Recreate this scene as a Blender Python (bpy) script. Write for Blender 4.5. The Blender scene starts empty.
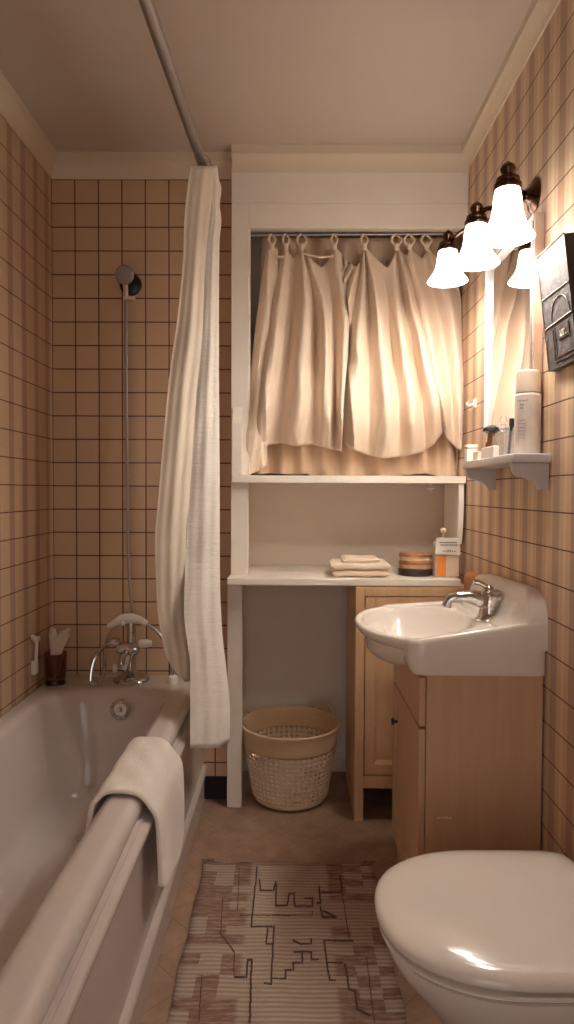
import bpy, bmesh, math, random
from mathutils import noise as mn
from math import sin, cos, pi, radians, sqrt
from mathutils import Vector, Matrix
random.seed(7)
COL = bpy.context.scene.collection

# ------------------------------------------------------------------ camera frame
F = 683.0
YAW, PITCH, ROLL = -0.00794, 0.03036, 0.00443
CH = 1.318
_f = Vector((sin(YAW) * cos(PITCH), cos(YAW) * cos(PITCH), -sin(PITCH)))
_r = Vector((cos(YAW), -sin(YAW), 0))
_u = _r.cross(_f)
CR = cos(ROLL) * _r + sin(ROLL) * _u
CU = -sin(ROLL) * _r + cos(ROLL) * _u


def ray(x, y):
    return (x - 287) / F * CR - (y - 512) / F * CU + _f


def at(x, y, Y):
    """world point at distance plane Y for a measured direction"""
    d = ray(x, y)
    t = Y / d.y
    return Vector((d.x * t, Y, CH + d.z * t))


def atz(x, y, z):
    d = ray(x, y)
    t = (z - CH) / d.z
    return Vector((d.x * t, d.y * t, z))


# ------------------------------------------------------------------ room numbers
XL, XR = -1.005, 0.706
YB = 2.861          # tiled back wall
YF = 2.802          # front of the white alcove frame
YA = 3.18           # back of the alcove
YN = -0.70          # wall behind the viewer
ZC = 2.70
ZT = 2.604          # top of the tiles, left and back
ZTR = 2.630         # top of the tiles, right
P = 0.0975


# ------------------------------------------------------------------ materials
def srgb(r, g, b):
    def c(v):
        v /= 255.0
        return v / 12.92 if v <= 0.04045 else ((v + 0.055) / 1.055) ** 2.4
    return (c(r), c(g), c(b), 1.0)


class NT:
    def __init__(s, name):
        s.m = bpy.data.materials.new(name)
        s.m.use_nodes = True
        s.t = s.m.node_tree
        s.b = s.t.nodes['Principled BSDF']
        s.tc = None

    def n(s, typ, **kw):
        x = s.t.nodes.new(typ)
        for k, v in kw.items():
            setattr(x, k, v)
        return x

    def l(s, a, b):
        s.t.links.new(a, b)

    def co(s):
        if s.tc is None:
            s.tc = s.n('ShaderNodeTexCoord').outputs['Object']
            sp = s.n('ShaderNodeSeparateXYZ')
            s.l(s.tc, sp.inputs[0])
            s.x, s.y, s.z = sp.outputs
        return s.tc

    def math(s, op, a, b=None, c=None, clamp=False):
        x = s.n('ShaderNodeMath', operation=op)
        x.use_clamp = clamp
        for i, v in enumerate((a, b, c)):
            if v is None:
                continue
            if isinstance(v, (int, float)):
                x.inputs[i].default_value = v
            else:
                s.l(v, x.inputs[i])
        return x.outputs[0]

    def noise(s, scale, detail=3, rough=0.5, vec=None, sc3=None):
        s.co()
        v = vec or s.tc
        if sc3:
            mp = s.n('ShaderNodeMapping')
            mp.inputs['Scale'].default_value = sc3
            s.l(v, mp.inputs[0])
            v = mp.outputs[0]
        x = s.n('ShaderNodeTexNoise')
        x.inputs['Scale'].default_value = scale
        x.inputs['Detail'].default_value = detail
        x.inputs['Roughness'].default_value = rough
        s.l(v, x.inputs['Vector'])
        return x.outputs[0]

    def mix(s, fac, a, b):
        x = s.n('ShaderNodeMix', data_type='RGBA')
        if isinstance(fac, (int, float)):
            x.inputs[0].default_value = fac
        else:
            s.l(fac, x.inputs[0])
        for i, v in ((6, a), (7, b)):
            if isinstance(v, tuple):
                x.inputs[i].default_value = v
            else:
                s.l(v, x.inputs[i])
        return x.outputs[2]

    def rng(s, v, a, b, c=0.0, d=1.0, smooth=True):
        x = s.n('ShaderNodeMapRange')
        if smooth:
            x.interpolation_type = 'SMOOTHSTEP'
        s.l(v, x.inputs[0])
        for i, q in enumerate((a, b, c, d)):
            x.inputs[i + 1].default_value = q
        return x.outputs[0]

    def col(s, c):
        if isinstance(c, tuple):
            s.b.inputs['Base Color'].default_value = c
        else:
            s.l(c, s.b.inputs['Base Color'])

    def bump(s, h, strength=0.3, dist=0.01):
        x = s.n('ShaderNodeBump')
        x.inputs['Strength'].default_value = strength
        x.inputs['Distance'].default_value = dist
        s.l(h, x.inputs['Height'])
        s.l(x.outputs[0], s.b.inputs['Normal'])

    def set(s, **kw):
        for k, v in kw.items():
            s.b.inputs[k.replace('_', ' ')].default_value = v
        return s


def gridline(n, v, off, period, half):
    """1 on a joint line, 0 elsewhere"""
    t = n.math('DIVIDE', n.math('SUBTRACT', v, off), period)
    fr = n.math('FRACT', t)
    d = n.math('MINIMUM', fr, n.math('SUBTRACT', 1.0, fr))
    return n.rng(d, half / period * 0.6, half / period * 1.3, 1.0, 0.0)


TILE = srgb(206, 172, 140)
GROUT = srgb(88, 58, 48)


def tile_back():
    n = NT('tile_plain')
    n.co()
    g = n.math('MAXIMUM', gridline(n, n.x, XL, P, 0.0026), gridline(n, n.z, ZT, P, 0.0026))
    # slight tone difference from tile to tile
    wn = n.n('ShaderNodeTexWhiteNoise', noise_dimensions='2D')
    cb = n.n('ShaderNodeCombineXYZ')
    n.l(n.math('FLOOR', n.math('DIVIDE', n.math('SUBTRACT', n.x, XL), P)), cb.inputs[0])
    n.l(n.math('FLOOR', n.math('DIVIDE', n.math('SUBTRACT', n.z, ZT), P)), cb.inputs[1])
    n.l(cb.outputs[0], wn.inputs['Vector'])
    base = n.mix(wn.outputs[0], srgb(204, 170, 138), srgb(209, 176, 142))
    n.col(n.mix(g, base, GROUT))
    n.bump(n.math('SUBTRACT', 1.0, g), 0.5, 0.003)
    n.l(n.rng(g, 0, 1, 0.33, 0.8), n.b.inputs['Roughness'])
    return n.m


def tile_striped(name, ph, zt, light=True):
    n = NT(name)
    n.co()
    g = gridline(n, n.z, zt, P, 0.0019)
    per = 0.121
    t = n.math('FRACT', n.math('DIVIDE', n.math('SUBTRACT', n.y, ph), per))
    # dark band centred on 0, light band, thin mid stripe
    d0 = n.math('MINIMUM', t, n.math('SUBTRACT', 1.0, t))
    dark = n.rng(d0, 0.15, 0.22, 1.0, 0.0)
    d1 = n.math('ABSOLUTE', n.math('SUBTRACT', t, 0.5))
    mid = n.rng(d1, 0.05, 0.10, 0.0 if light else 1.0, 1.0)
    base = n.mix(mid, srgb(220, 194, 160), srgb(206, 176, 144))
    base = n.mix(dark, base, srgb(176, 142, 118))
    n.col(n.mix(g, base, GROUT))
    n.bump(n.math('SUBTRACT', 1.0, g), 0.4, 0.003)
    n.l(n.rng(g, 0, 1, 0.38, 0.8), n.b.inputs['Roughness'])
    return n.m


def plain(name, c, rough=0.5, spec=0.5, metal=0.0, coat=0.0, bump=None, tone=0.0, tscale=6, sheen=0.0):
    n = NT(name)
    n.set(Roughness=rough, Metallic=metal)
    n.b.inputs['Specular IOR Level'].default_value = spec
    n.b.inputs['Coat Weight'].default_value = coat
    n.b.inputs['Sheen Weight'].default_value = sheen
    if tone:
        v = n.noise(tscale, 4)
        c2 = tuple(x * (1 - tone) for x in c[:3]) + (1,)
        n.col(n.mix(n.rng(v, .35, .65), c, c2))
    else:
        n.col(c)
    if bump:
        n.bump(n.noise(bump[0], 4), bump[1], bump[2] if len(bump) > 2 else 0.002)
    return n.m


def wood(name, c1, c2, along='z', scale=40):
    n = NT(name)
    sc = {'z': (1, 1, .05), 'y': (1, .05, 1), 'x': (.05, 1, 1)}[along]
    v = n.noise(scale, 5, .6, sc3=sc)
    n.col(n.mix(n.rng(v, .3, .7), c1, c2))
    n.set(Roughness=.45)
    n.bump(v, .08, .002)
    return n.m


def fabric(name, c, weave=900, wrinkle=None, trans=0.0, rough=.9):
    n = NT(name)
    n.set(Roughness=rough)
    n.b.inputs['Specular IOR Level'].default_value = 0.15
    n.b.inputs['Sheen Weight'].default_value = .25
    n.co()
    w = n.noise(weave, 2, .5)
    h = n.math('MULTIPLY', w, .25)
    if wrinkle:
        h = n.math('ADD', h, n.noise(wrinkle[0], 4, .6, sc3=wrinkle[1]))
    v = n.noise(14, 3)
    c2 = tuple(x * .93 for x in c[:3]) + (1,)
    n.col(n.mix(v, c, c2))
    n.bump(h, wrinkle[2] if wrinkle else .2, .004)
    if trans:
        t = n.n('ShaderNodeBsdfTranslucent')
        t.inputs[0].default_value = c
        mx = n.n('ShaderNodeMixShader')
        mx.inputs[0].default_value = trans
        out = n.t.nodes['Material Output']
        n.l(n.b.outputs[0], mx.inputs[1])
        n.l(t.outputs[0], mx.inputs[2])
        n.l(mx.outputs[0], out.inputs[0])
    return n.m


def glass(name, c=(1, 1, 1, 1), rough=.03, alpha=.35):
    n = NT(name)
    n.col(c)
    n.set(Roughness=rough, IOR=1.45, Alpha=alpha)
    n.b.inputs['Transmission Weight'].default_value = .8
    return n.m


M = {}
M['tile_back'] = tile_back()
M['tile_left'] = tile_striped('tile_striped_left', 2.44, ZT, False)
M['tile_right'] = tile_striped('tile_striped_right', 2.44, ZTR)
M['ceiling'] = plain('ceiling_paint', srgb(204, 191, 177), .85, .2, bump=(9, .05, .01), tone=.03, tscale=2)
M['cornice'] = plain('cornice_paint', srgb(222, 206, 182), .6, .3)
M['wallpaint'] = plain('wall_paint', srgb(215, 194, 168), .8, .2, tone=.05, tscale=3)
M['alcove'] = plain('alcove_paint', srgb(240, 227, 212), .7, .3, tone=.04, tscale=3)
M['white'] = plain('white_gloss_paint', srgb(240, 230, 216), .4, .4, tone=.03, tscale=8, bump=(30, .03))
M['white2'] = plain('white_shelf_paint', srgb(206, 202, 200), .35, .5)
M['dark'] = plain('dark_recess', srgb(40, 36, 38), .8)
M['ceramic'] = plain('ceramic_white', srgb(232, 222, 210), .17, .5, coat=.4)
M['tub'] = plain('tub_enamel', srgb(216, 206, 199), .16, .5, coat=.3, tone=.02, tscale=3)
M['tubpanel'] = plain('tub_panel_plastic', srgb(204, 192, 185), .2, .5, tone=.03, tscale=4)
M['chrome'] = plain('chrome', (.62, .60, .59, 1), .10, metal=1)
M['steel'] = plain('brushed_rod', (.40, .38, .38, 1), .42, metal=.85)
M['brass'] = plain('aged_brass', srgb(98, 72, 56), .25, metal=1, tone=.3, tscale=60)
M['darkmetal'] = plain('dark_iron', srgb(66, 56, 54), .4, metal=.7)
M['woodc'] = wood('birch_veneer', srgb(218, 180, 138), srgb(208, 168, 124))
M['woodv'] = wood('beech_veneer', srgb(200, 162, 128), srgb(193, 154, 120))
M['woodblock'] = wood('orange_wood', srgb(206, 140, 78), srgb(190, 122, 64), 'x')
M['curtain'] = fabric('tan_cotton', srgb(236, 214, 190), 700, (5, (1, 1, .5), .2), .06, .55)
M['backcloth'] = fabric('dull_backing_cloth', srgb(224, 194, 164), 700, None, .05)
M['shower'] = fabric('white_crinkle_cotton', srgb(246, 238, 226), 600, (26, (.5, .5, 2.6), .9), .08)
M['liner'] = fabric('cream_liner', srgb(242, 229, 208), 600, (5, (1, 1, .3), .3), .10)
M['terry'] = fabric('white_terry', srgb(246, 238, 228), 420, (160, (1, 1, 1), .6), 0)
M['towel2'] = fabric('cream_terry', srgb(240, 218, 194), 420, (120, (1, 1, 1), .5), 0)
M['basket'] = fabric('woven_straw', srgb(232, 206, 176), 260, (60, (1, 1, 5), .6), 0)
M['basketband'] = fabric('plaited_straw_band', srgb(222, 188, 146), 260, (50, (1, 1, 9), .8), 0)
M['black'] = plain('black_plastic', srgb(26, 24, 26), .35)
M['cream'] = plain('cream_plastic', srgb(226, 206, 184), .4)
M['whiteplastic'] = plain('white_plastic', srgb(236, 230, 220), .35)
M['glass'] = glass('clear_glass')
M['amber'] = glass('brown_glass', srgb(150, 92, 66), .08, .75)
M['orange'] = plain('orange_soap', srgb(216, 132, 62), .3)
M['pewter'] = plain('engraved_pewter', srgb(88, 78, 76), .7, metal=.05, tone=.45, tscale=55, bump=(90, .5, .002))
M['pewterdark'] = plain('dark_pewter', srgb(84, 70, 68), .45, metal=.4)
M['pewterlight'] = plain('pale_pewter_edge', srgb(196, 184, 174), .25, metal=.8)
M['ink'] = plain('grey_print', srgb(120, 108, 104), .6)
M['faint'] = plain('faint_print', srgb(190, 176, 166), .6)
M['shadeout'] = None


def emis(name, c, s):
    n = NT(name)
    n.col((.9, .9, .9, 1))
    n.b.inputs['Emission Color'].default_value = c
    n.b.inputs['Emission Strength'].default_value = s
    n.set(Roughness=.3)
    return n.m


M['shade'] = emis('glowing_opal_glass', (1, .95, .90, 1), 4.6)
M['bulb'] = emis('lit_bulb', (1, .86, .68, 1), 14)


def floor_mat():
    n = NT('brown_vinyl')
    n.co()
    a = n.math('ADD', n.x, n.y)
    b = n.math('SUBTRACT', n.x, n.y)
    g = n.math('MAXIMUM', gridline(n, a, .02, .21, .0025), gridline(n, b, .05, .21, .0025))
    v = n.noise(11, 6, .65)
    base = n.mix(n.rng(v, .3, .7), srgb(172, 142, 118), srgb(148, 120, 100))
    sp = n.noise(120, 2)
    base = n.mix(n.rng(sp, .55, .75, 0, .35), base, srgb(120, 88, 68))
    n.col(n.mix(n.math('MULTIPLY', g, .45), base, srgb(110, 80, 62)))
    n.set(Roughness=.42)
    n.bump(n.math('ADD', n.math('MULTIPLY', g, -.6), n.math('MULTIPLY', sp, .15)), .25, .003)
    return n.m


def rug_mat():
    n = NT('ribbed_rug')
    n.co()
    # ribs run across, blocky worn patches in the two side bands
    rib = n.math('SINE', n.math('MULTIPLY', n.y, 2 * pi / 0.0165))
    rib = n.math('ADD', n.math('MULTIPLY', rib, .5), .5)
    jag = n.noise(40, 3)
    rx = n.math('ADD', n.x, n.math('MULTIPLY', jag, .012))
    sy = n.math('FLOOR', n.math('DIVIDE', n.math('ADD', n.y, n.math('MULTIPLY', jag, .006)), .042))
    sx = n.math('FLOOR', n.math('DIVIDE', rx, .062))
    cb = n.n('ShaderNodeCombineXYZ')
    n.l(sx, cb.inputs[0]); n.l(sy, cb.inputs[1])
    wn = n.n('ShaderNodeTexWhiteNoise', noise_dimensions='2D')
    n.l(cb.outputs[0], wn.inputs['Vector'])
    side = n.rng(n.math('ABSOLUTE', rx), .12, .14)
    patch = n.math('MULTIPLY', n.rng(wn.outputs[0], .45, .5), side)
    low = n.noise(70, 4, .7, sc3=(.35, 1.6, 1))
    patch = n.math('MULTIPLY', patch, n.rng(low, .3, .6, .25, 1))
    base = n.mix(rib, srgb(162, 141, 126), srgb(190, 170, 153))
    base = n.mix(n.math('MULTIPLY', n.rng(low, .5, .8), .3), base, srgb(122, 96, 82))
    n.col(n.mix(n.math('MULTIPLY', patch, .8), base, srgb(128, 90, 78)))
    n.set(Roughness=.95)
    n.b.inputs['Specular IOR Level'].default_value = .1
    n.bump(n.math('ADD', rib, n.math('MULTIPLY', jag, .4)), .5, .004)
    return n.m


M['floor'] = floor_mat()
M['rug'] = rug_mat()
M['rugline'] = plain('rug_dark_yarn', srgb(98, 78, 74), .95, .1)
M['mirror'] = plain('mirror_silver', (.86, .84, .82, 1), .02, metal=1)


# ------------------------------------------------------------------ mesh builder
class B:
    def __init__(s):
        s.v = []; s.f = []; s.mi = []

    def add(s, vs, fs, mi=0):
        o = len(s.v)
        s.v += [Vector(p) for p in vs]
        s.f += [tuple(i + o for i in f) for f in fs]
        s.mi += [mi] * len(fs)
        return s

    def _bm(s, bm, mi):
        bm.verts.index_update()
        s.add([v.co.copy() for v in bm.verts], [[v.index for v in f.verts] for f in bm.faces], mi)
        bm.free()
        return s

    def box(s, x0, x1, y0, y1, z0, z1, bev=0.0, seg=2, mi=0):
        bm = bmesh.new()
        bmesh.ops.create_cube(bm, size=1, matrix=Matrix.Translation(((x0 + x1) / 2, (y0 + y1) / 2, (z0 + z1) / 2)) @ Matrix.Diagonal((x1 - x0, y1 - y0, z1 - z0, 1)))
        if bev:
            bmesh.ops.bevel(bm, geom=bm.edges[:], offset=bev, segments=seg, affect='EDGES', profile=.5)
        return s._bm(bm, mi)

    def prism(s, poly, axis, a, b, bev=0.0, seg=2, mi=0):
        """poly = 2D outline; axis 'x': (y,z), 'y': (x,z), 'z': (x,y)"""
        bm = bmesh.new()

        def pt(p, q):
            return {'x': (q, p[0], p[1]), 'y': (p[0], q, p[1]), 'z': (p[0], p[1], q)}[axis]
        va = [bm.verts.new(pt(p, a)) for p in poly]
        vb = [bm.verts.new(pt(p, b)) for p in poly]
        fa = bm.faces.new(va); fb = bm.faces.new(vb)
        n = len(poly)
        for i in range(n):
            bm.faces.new((va[i], va[(i + 1) % n], vb[(i + 1) % n], vb[i]))
        bmesh.ops.recalc_face_normals(bm, faces=bm.faces[:])
        if bev:
            es = list(fa.edges) + list(fb.edges)
            bmesh.ops.bevel(bm, geom=es, offset=bev, segments=seg, affect='EDGES', profile=.5)
        return s._bm(bm, mi)

    def rings(s, rs, cap0=True, cap1=True, mi=0, closed=True):
        n = len(rs[0]); vs = [p for r in rs for p in r]; fs = []
        for i in range(len(rs) - 1):
            for j in range(n if closed else n - 1):
                k = (j + 1) % n
                fs.append((i * n + j, i * n + k, (i + 1) * n + k, (i + 1) * n + j))
        if cap0:
            fs.append(tuple(reversed(range(n))))
        if cap1:
            fs.append(tuple(range((len(rs) - 1) * n, len(rs) * n)))
        return s.add(vs, fs, mi)

    def lathe(s, prof, c, ax=(0, 0, 1), n=24, mi=0, cap0=True, cap1=True):
        ax = Vector(ax).normalized()
        t = Vector((1, 0, 0)) if abs(ax.x) < .9 else Vector((0, 1, 0))
        u = ax.cross(t).normalized(); w = ax.cross(u)
        c = Vector(c)
        rs = [[c + ax * h + (u * cos(2 * pi * j / n) + w * sin(2 * pi * j / n)) * max(r, 1e-4) for j in range(n)] for r, h in prof]
        return s.rings(rs, cap0, cap1, mi)

    def tube(s, pts, r, n=10, mi=0, smooth=0, close=False):
        pts = [Vector(p) for p in pts]
        if smooth:
            pts = catmull(pts, smooth)
        if not hasattr(r, '__len__'):
            r = [r] * len(pts)
        elif len(r) != len(pts):
            r = [r[min(len(r) - 1, int(i / (len(pts) - 1) * (len(r) - 1)))] + (r[min(len(r) - 1, int(i / (len(pts) - 1) * (len(r) - 1)) + 1)] - r[min(len(r) - 1, int(i / (len(pts) - 1) * (len(r) - 1)))]) * ((i / (len(pts) - 1) * (len(r) - 1)) % 1) for i in range(len(pts))]
        rs = []
        up = None
        for i, p in enumerate(pts):
            a = pts[max(i - 1, 0)]; b = pts[min(i + 1, len(pts) - 1)]
            if close:
                a = pts[(i - 1) % len(pts)]; b = pts[(i + 1) % len(pts)]
            d = (b - a).normalized()
            if up is None:
                up = Vector((0, 0, 1)) if abs(d.z) < .9 else Vector((1, 0, 0))
            u = d.cross(up).normalized(); w = u.cross(d).normalized(); up = w
            rs.append([p + (u * cos(2 * pi * j / n) + w * sin(2 * pi * j / n)) * r[i] for j in range(n)])
        if close:
            rs.append(rs[0]); return s.rings(rs, False, False, mi)
        return s.rings(rs, True, True, mi)

    def sphere(s, c, r, n=16, mi=0, sc=(1, 1, 1)):
        rs = []
        for i in range(1, n // 2):
            th = pi * i / (n // 2)
            rs.append([Vector(c) + Vector((sc[0] * r * sin(th) * cos(2 * pi * j / n), sc[1] * r * sin(th) * sin(2 * pi * j / n), sc[2] * -r * cos(th))) for j in range(n)])
        return s.rings(rs, True, True, mi)

    def grid(s, rows, mi=0):
        return s.rings(rows, False, False, mi, closed=False)

    def build(s, name, mat, parent=None, origin=None, smooth=35, solid=None, subsurf=0):
        if parent is not None:
            org = Vector(parent['_w'])
        else:
            org = Vector(origin) if origin is not None else Vector((0, 0, 0))
        me = bpy.data.meshes.new(name)
        me.from_pydata([v - org for v in s.v], [], s.f)
        mats = mat if isinstance(mat, (list, tuple)) else [mat]
        for m in mats:
            me.materials.append(m)
        me.polygons.foreach_set('material_index', s.mi)
        bm = bmesh.new(); bm.from_mesh(me)
        bmesh.ops.recalc_face_normals(bm, faces=bm.faces[:])
        bm.to_mesh(me); bm.free()
        if smooth:
            me.polygons.foreach_set('use_smooth', [True] * len(me.polygons))
            me.set_sharp_from_angle(angle=radians(smooth))
        o = bpy.data.objects.new(name, me)
        COL.objects.link(o)
        o['_w'] = tuple(org)
        if parent is not None:
            o.parent = parent
        else:
            o.location = org
        if solid:
            md = o.modifiers.new('thickness', 'SOLIDIFY'); md.thickness = solid; md.offset = 0
        if smooth and not solid and len(me.polygons) < 6000:
            md = o.modifiers.new('normals', 'WEIGHTED_NORMAL'); md.keep_sharp = True; md.weight = 80
        if subsurf:
            md = o.modifiers.new('smooth', 'SUBSURF'); md.levels = subsurf; md.render_levels = subsurf
        return o


def catmull(p, k):
    out = []
    for i in range(len(p) - 1):
        a = p[max(i - 1, 0)]; b = p[i]; c = p[i + 1]; d = p[min(i + 2, len(p) - 1)]
        for j in range(k):
            t = j / k
            out.append(.5 * ((2 * b) + (c - a) * t + (2 * a - 5 * b + 4 * c - d) * t * t + (3 * b - a - 3 * c + d) * t ** 3))
    out.append(p[-1])
    return out


def interp(tab, v):
    if v <= tab[0][0]:
        return tab[0][1]
    for (a, p), (b, q) in zip(tab, tab[1:]):
        if v <= b:
            return p + (q - p) * (v - a) / (b - a)
    return tab[-1][1]


def sinterp(tab, v):
    """smooth (catmull) interpolation of a table"""
    if v <= tab[0][0]:
        return tab[0][1]
    for i in range(len(tab) - 1):
        a, p = tab[i]; b, q = tab[i + 1]
        if v <= b:
            t = (v - a) / (b - a)
            m0 = (q - tab[i - 1][1]) / (b - tab[i - 1][0]) if i else (q - p) / (b - a)
            m1 = (tab[i + 2][1] - p) / (tab[i + 2][0] - a) if i + 2 < len(tab) else (q - p) / (b - a)
            h = b - a
            return (2 * t ** 3 - 3 * t * t + 1) * p + (t ** 3 - 2 * t * t + t) * h * m0 + (-2 * t ** 3 + 3 * t * t) * q + (t ** 3 - t * t) * h * m1
    return tab[-1][1]


def thing(name, label, cat, loc, group=None):
    o = bpy.data.objects.new(name, None)
    o.empty_display_size = .05
    COL.objects.link(o)
    o.location = loc
    o['_w'] = tuple(loc)
    return tag(o, label, cat, group)


def tag(o, label, cat, group=None):
    o['label'] = label; o['category'] = cat
    if group:
        o['group'] = group
    return o


def struct(o):
    o['kind'] = 'structure'
    return o


def text_obj(body, size, mat, name, parent, loc, rot, depth=.0006):
    cu = bpy.data.curves.new(name, 'FONT')
    cu.body = body; cu.size = size; cu.extrude = depth; cu.align_x = 'CENTER'; cu.align_y = 'CENTER'
    t = bpy.data.objects.new(name, cu)
    COL.objects.link(t)
    bpy.context.view_layer.update()
    me = bpy.data.meshes.new_from_object(t)
    bpy.data.objects.remove(t)
    me.materials.clear(); me.materials.append(mat)
    o = bpy.data.objects.new(name, me)
    COL.objects.link(o)
    o.parent = parent
    o.location = Vector(loc) - Vector(parent['_w'])
    o.rotation_euler = rot
    o['_w'] = parent['_w']
    return o


# ================================================================== ROOM
struct(B().box(XL - .1, XR + .1, YN - .1, YA + .1, -.08, 0).build('floor', M['floor'], smooth=0))
struct(B().box(XL - .1, XR + .1, YN - .1, YA + .1, ZC, ZC + .08).build('ceiling', M['ceiling'], smooth=0))
struct(B().box(XL - .1, XL, YN, YA, 0, ZC).build('wall_left', M['tile_left'], smooth=0))
struct(B().box(XR, XR + .1, YN, YA, 0, ZC).build('wall_right', M['tile_right'], smooth=0))
b = B().box(XL, -.45, YN - .1, YN, 0, ZC).box(.45, XR, YN - .1, YN, 0, ZC).box(-.45, .45, YN - .1, YN, 2.15, ZC)  # unseen doorway opening, added so soft world light fills the room
struct(b.build('wall_near', M['wallpaint'], smooth=0))
b = B().box(-.53, -.45, YN, YN + .02, 0, 2.23, .004).box(.45, .53, YN, YN + .02, 0, 2.23, .004).box(-.45, .45, YN, YN + .02, 2.15, 2.23, .004)  # casing round the added doorway
struct(b.build('trim_7', M['white']))
b = B().box(XL, -.25, YB, YB + .1, .108, ZC)
struct(b.build('wall_back', M['tile_back'], smooth=0))
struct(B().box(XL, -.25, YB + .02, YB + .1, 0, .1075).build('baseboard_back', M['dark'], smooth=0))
struct(B().box(-.25, XR, YA, YA + .1, 0, ZC).build('wall_alcove', M['alcove'], smooth=0))
struct(B().box(-.275, -.25, YB + .1, YA, 0, ZC).box(-.252, -.25, YF + .04, YB + .1, 0, ZC).build('wall_alcove_left', M['alcove'], smooth=0))

# white frame round the alcove: left post, header boards, inner bead
b = B()
b.box(-.267, -.206, YF, YF + .045, 0, .943, .003)
b.box(-.253, -.182, YF, YF + .045, .943, 2.484, .003)
struct(b.build('trim_1', M['white']))
b = B()
b.box(-.253, XR, YF - .004, YF + .05, 2.484, 2.63, .004)
b.box(-.182, XR, YF, YF + .045, 2.385, 2.484, .003)
b.box(-.182, -.176, YF + .006, YF + .03, 1.38, 2.385, .002)
b.box(-.253, XR, YF + .045, YA, 2.46, 2.47)
struct(b.build('trim_2', M['white']))


def cornice_profile(cx, sgn):
    return [(cx, ZT), (cx + sgn * .006, ZT), (cx + sgn * .008, ZT + .012), (cx + sgn * .014, ZT + .035), (cx + sgn * .026, ZT + .052), (cx + sgn * .036, ZT + .060), (cx + sgn * .037, ZC - .0005), (cx, ZC - .0005)]


struct(B().prism(cornice_profile(XL, 1), 'y', YN, YB).build('trim_3', M['cornice']))
struct(B().prism([(x, z + .020 * (ZC - z) / .096) for x, z in cornice_profile(XR, -1)], 'y', YN, YF).build('trim_4', M['cornice']))
struct(B().prism([(YB - (x - XL), z) for x, z in cornice_profile(XL, 1)], 'x', XL, -.25).build('trim_5', M['cornice']))
struct(B().prism([(YF - (x - XL), z) for x, z in cornice_profile(XL, 1)], 'x', -.25, XR).build('trim_6', M['cornice']))

# little cup hook screwed in the header, far right
p = at(471, 168, YF - .006)
h = B().lathe([(.006, 0), (.006, .003), (.003, .005), (.003, .018), (.005, .022), (.001, .026)], (p.x, YF - .004, p.z - .012), (0, -1, 0), 10)
tag(h.build('screw_hook', M['darkmetal'], origin=(p.x, YF, p.z - .012)), 'tiny dark screw hook high on the white header beside the striped wall', 'hook')

# ================================================================== ALCOVE SHELVES
t = thing('wall_shelf_unit', 'white painted upper alcove shelf with curved side cheeks below the tan curtain', 'shelf', (.22, 3.0, 1.352))
B().box(-.246, .700, 2.762, YA - .003, 1.352, 1.382, .003).build('shelf_board', M['white'], t)


def cheek(x0, x1, pts, nm='side_panel'):
    return B().prism(pts, 'x', x0, x1, .003).build(nm, M['white'], t)


up = [(2.764, 1.3825), (2.764, 1.585), (2.775, 1.61), (2.79, 1.635), (2.7985, 1.66), (2.80, 1.3825)]
B().prism([(y, z) for y, z in up], 'x', -.246, -.205, .002).build('side_panel', M['white'], t)
lo = [(2.77, 1.351), (2.765, 1.28), (2.775, 1.18), (2.795, 1.105), (3.0, 1.105), (3.03, 1.13), (3.03, 1.351)]
lo2 = [(2.85, 1.351), (2.85, 1.105), (3.0, 1.105), (3.03, 1.13), (3.03, 1.351)]
cheek(.672, .694, lo); cheek(-.235, -.213, lo2)

t = B().box(-.259, .668, 2.700, YA - .003, .944, .972, .004).box(-.24, .66, YA - .03, YA - .004, .905, .944, .002)
tag(t.build('alcove_shelf', M['white'], origin=(.2, 3.0, .944)), 'long white lower alcove shelf holding the folded towel, round boxes and pump bottle', 'shelf')

# small clear adhesive hook under the upper shelf (white pin)
p = at(431, 493, 2.80)
h = B().box(p.x - .004, p.x + .004, 2.80, 2.806, 1.335, 1.3515, .001).lathe([(.002, 0), (.006, .006), (.016, .010), (.017, .014), (.004, .018)], (p.x, 2.803, 1.320), (0, 0, 1), 12)
tag(h.build('shelf_hook', M['whiteplastic'], origin=(p.x, 2.80, 1.35)), 'small white cup hook on the underside of the upper alcove shelf', 'hook')

# wooden block right of the shelf
b = B()
b.prism([(.678, .926), (.678, .985), (.684, 1.0), (.695, 1.008), (.7055, 1.008), (.7055, .926)], 'y', 2.56, 2.70, .004)
# ================================================================== TALL CABINET UNDER SHELF
cx0, cx1, cy0, cy1 = .252, .700, 2.69, 3.12
t = thing('storage_cabinet', 'pale birch panelled storage cabinet on tall feet under the lower white shelf', 'cabinet', ((cx0 + cx1) / 2, (cy0 + cy1) / 2, 0))
b = B()
b.box(cx0, cx0 + .018, cy0 + .03, cy1, 0, .9425, .002)
b.box(cx1 - .018, cx1, cy0 + .03, cy1, 0, .9425, .002)
b.box(cx0 + .018, cx1 - .018, cy0 + .03, cy1, .135, .155)
b.box(cx0 + .018, cx1 - .018, cy0 + .03, cy1, .92, .9425)
b.box(cx0 + .018, cx1 - .018, cy1 - .012, cy1, .155, .92)
b.build('body', M['woodc'], t)
b = B()
b.box(cx0, cx0 + .036, cy0, cy0 + .03, 0, .9395, .003)
b.box(cx1 - .036, cx1, cy0, cy0 + .03, 0, .9395, .003)
b.box(cx0 + .036, cx1 - .036, cy0 + .004, cy0 + .03, .134, .186, .002)
b.box(cx0 + .036, cx1 - .036, cy0, cy0 + .03, .905, .9395, .002)
b.build('face_frame', M['woodc'], t)
b = B()
dx0, dx1, dz0, dz1 = cx0 + .039, cx1 - .039, .190, .902
b.box(dx0, dx0 + .038, cy0 + .002, cy0 + .022, dz0, dz1, .002)
b.box(dx1 - .038, dx1, cy0 + .002, cy0 + .022, dz0, dz1, .002)
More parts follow.
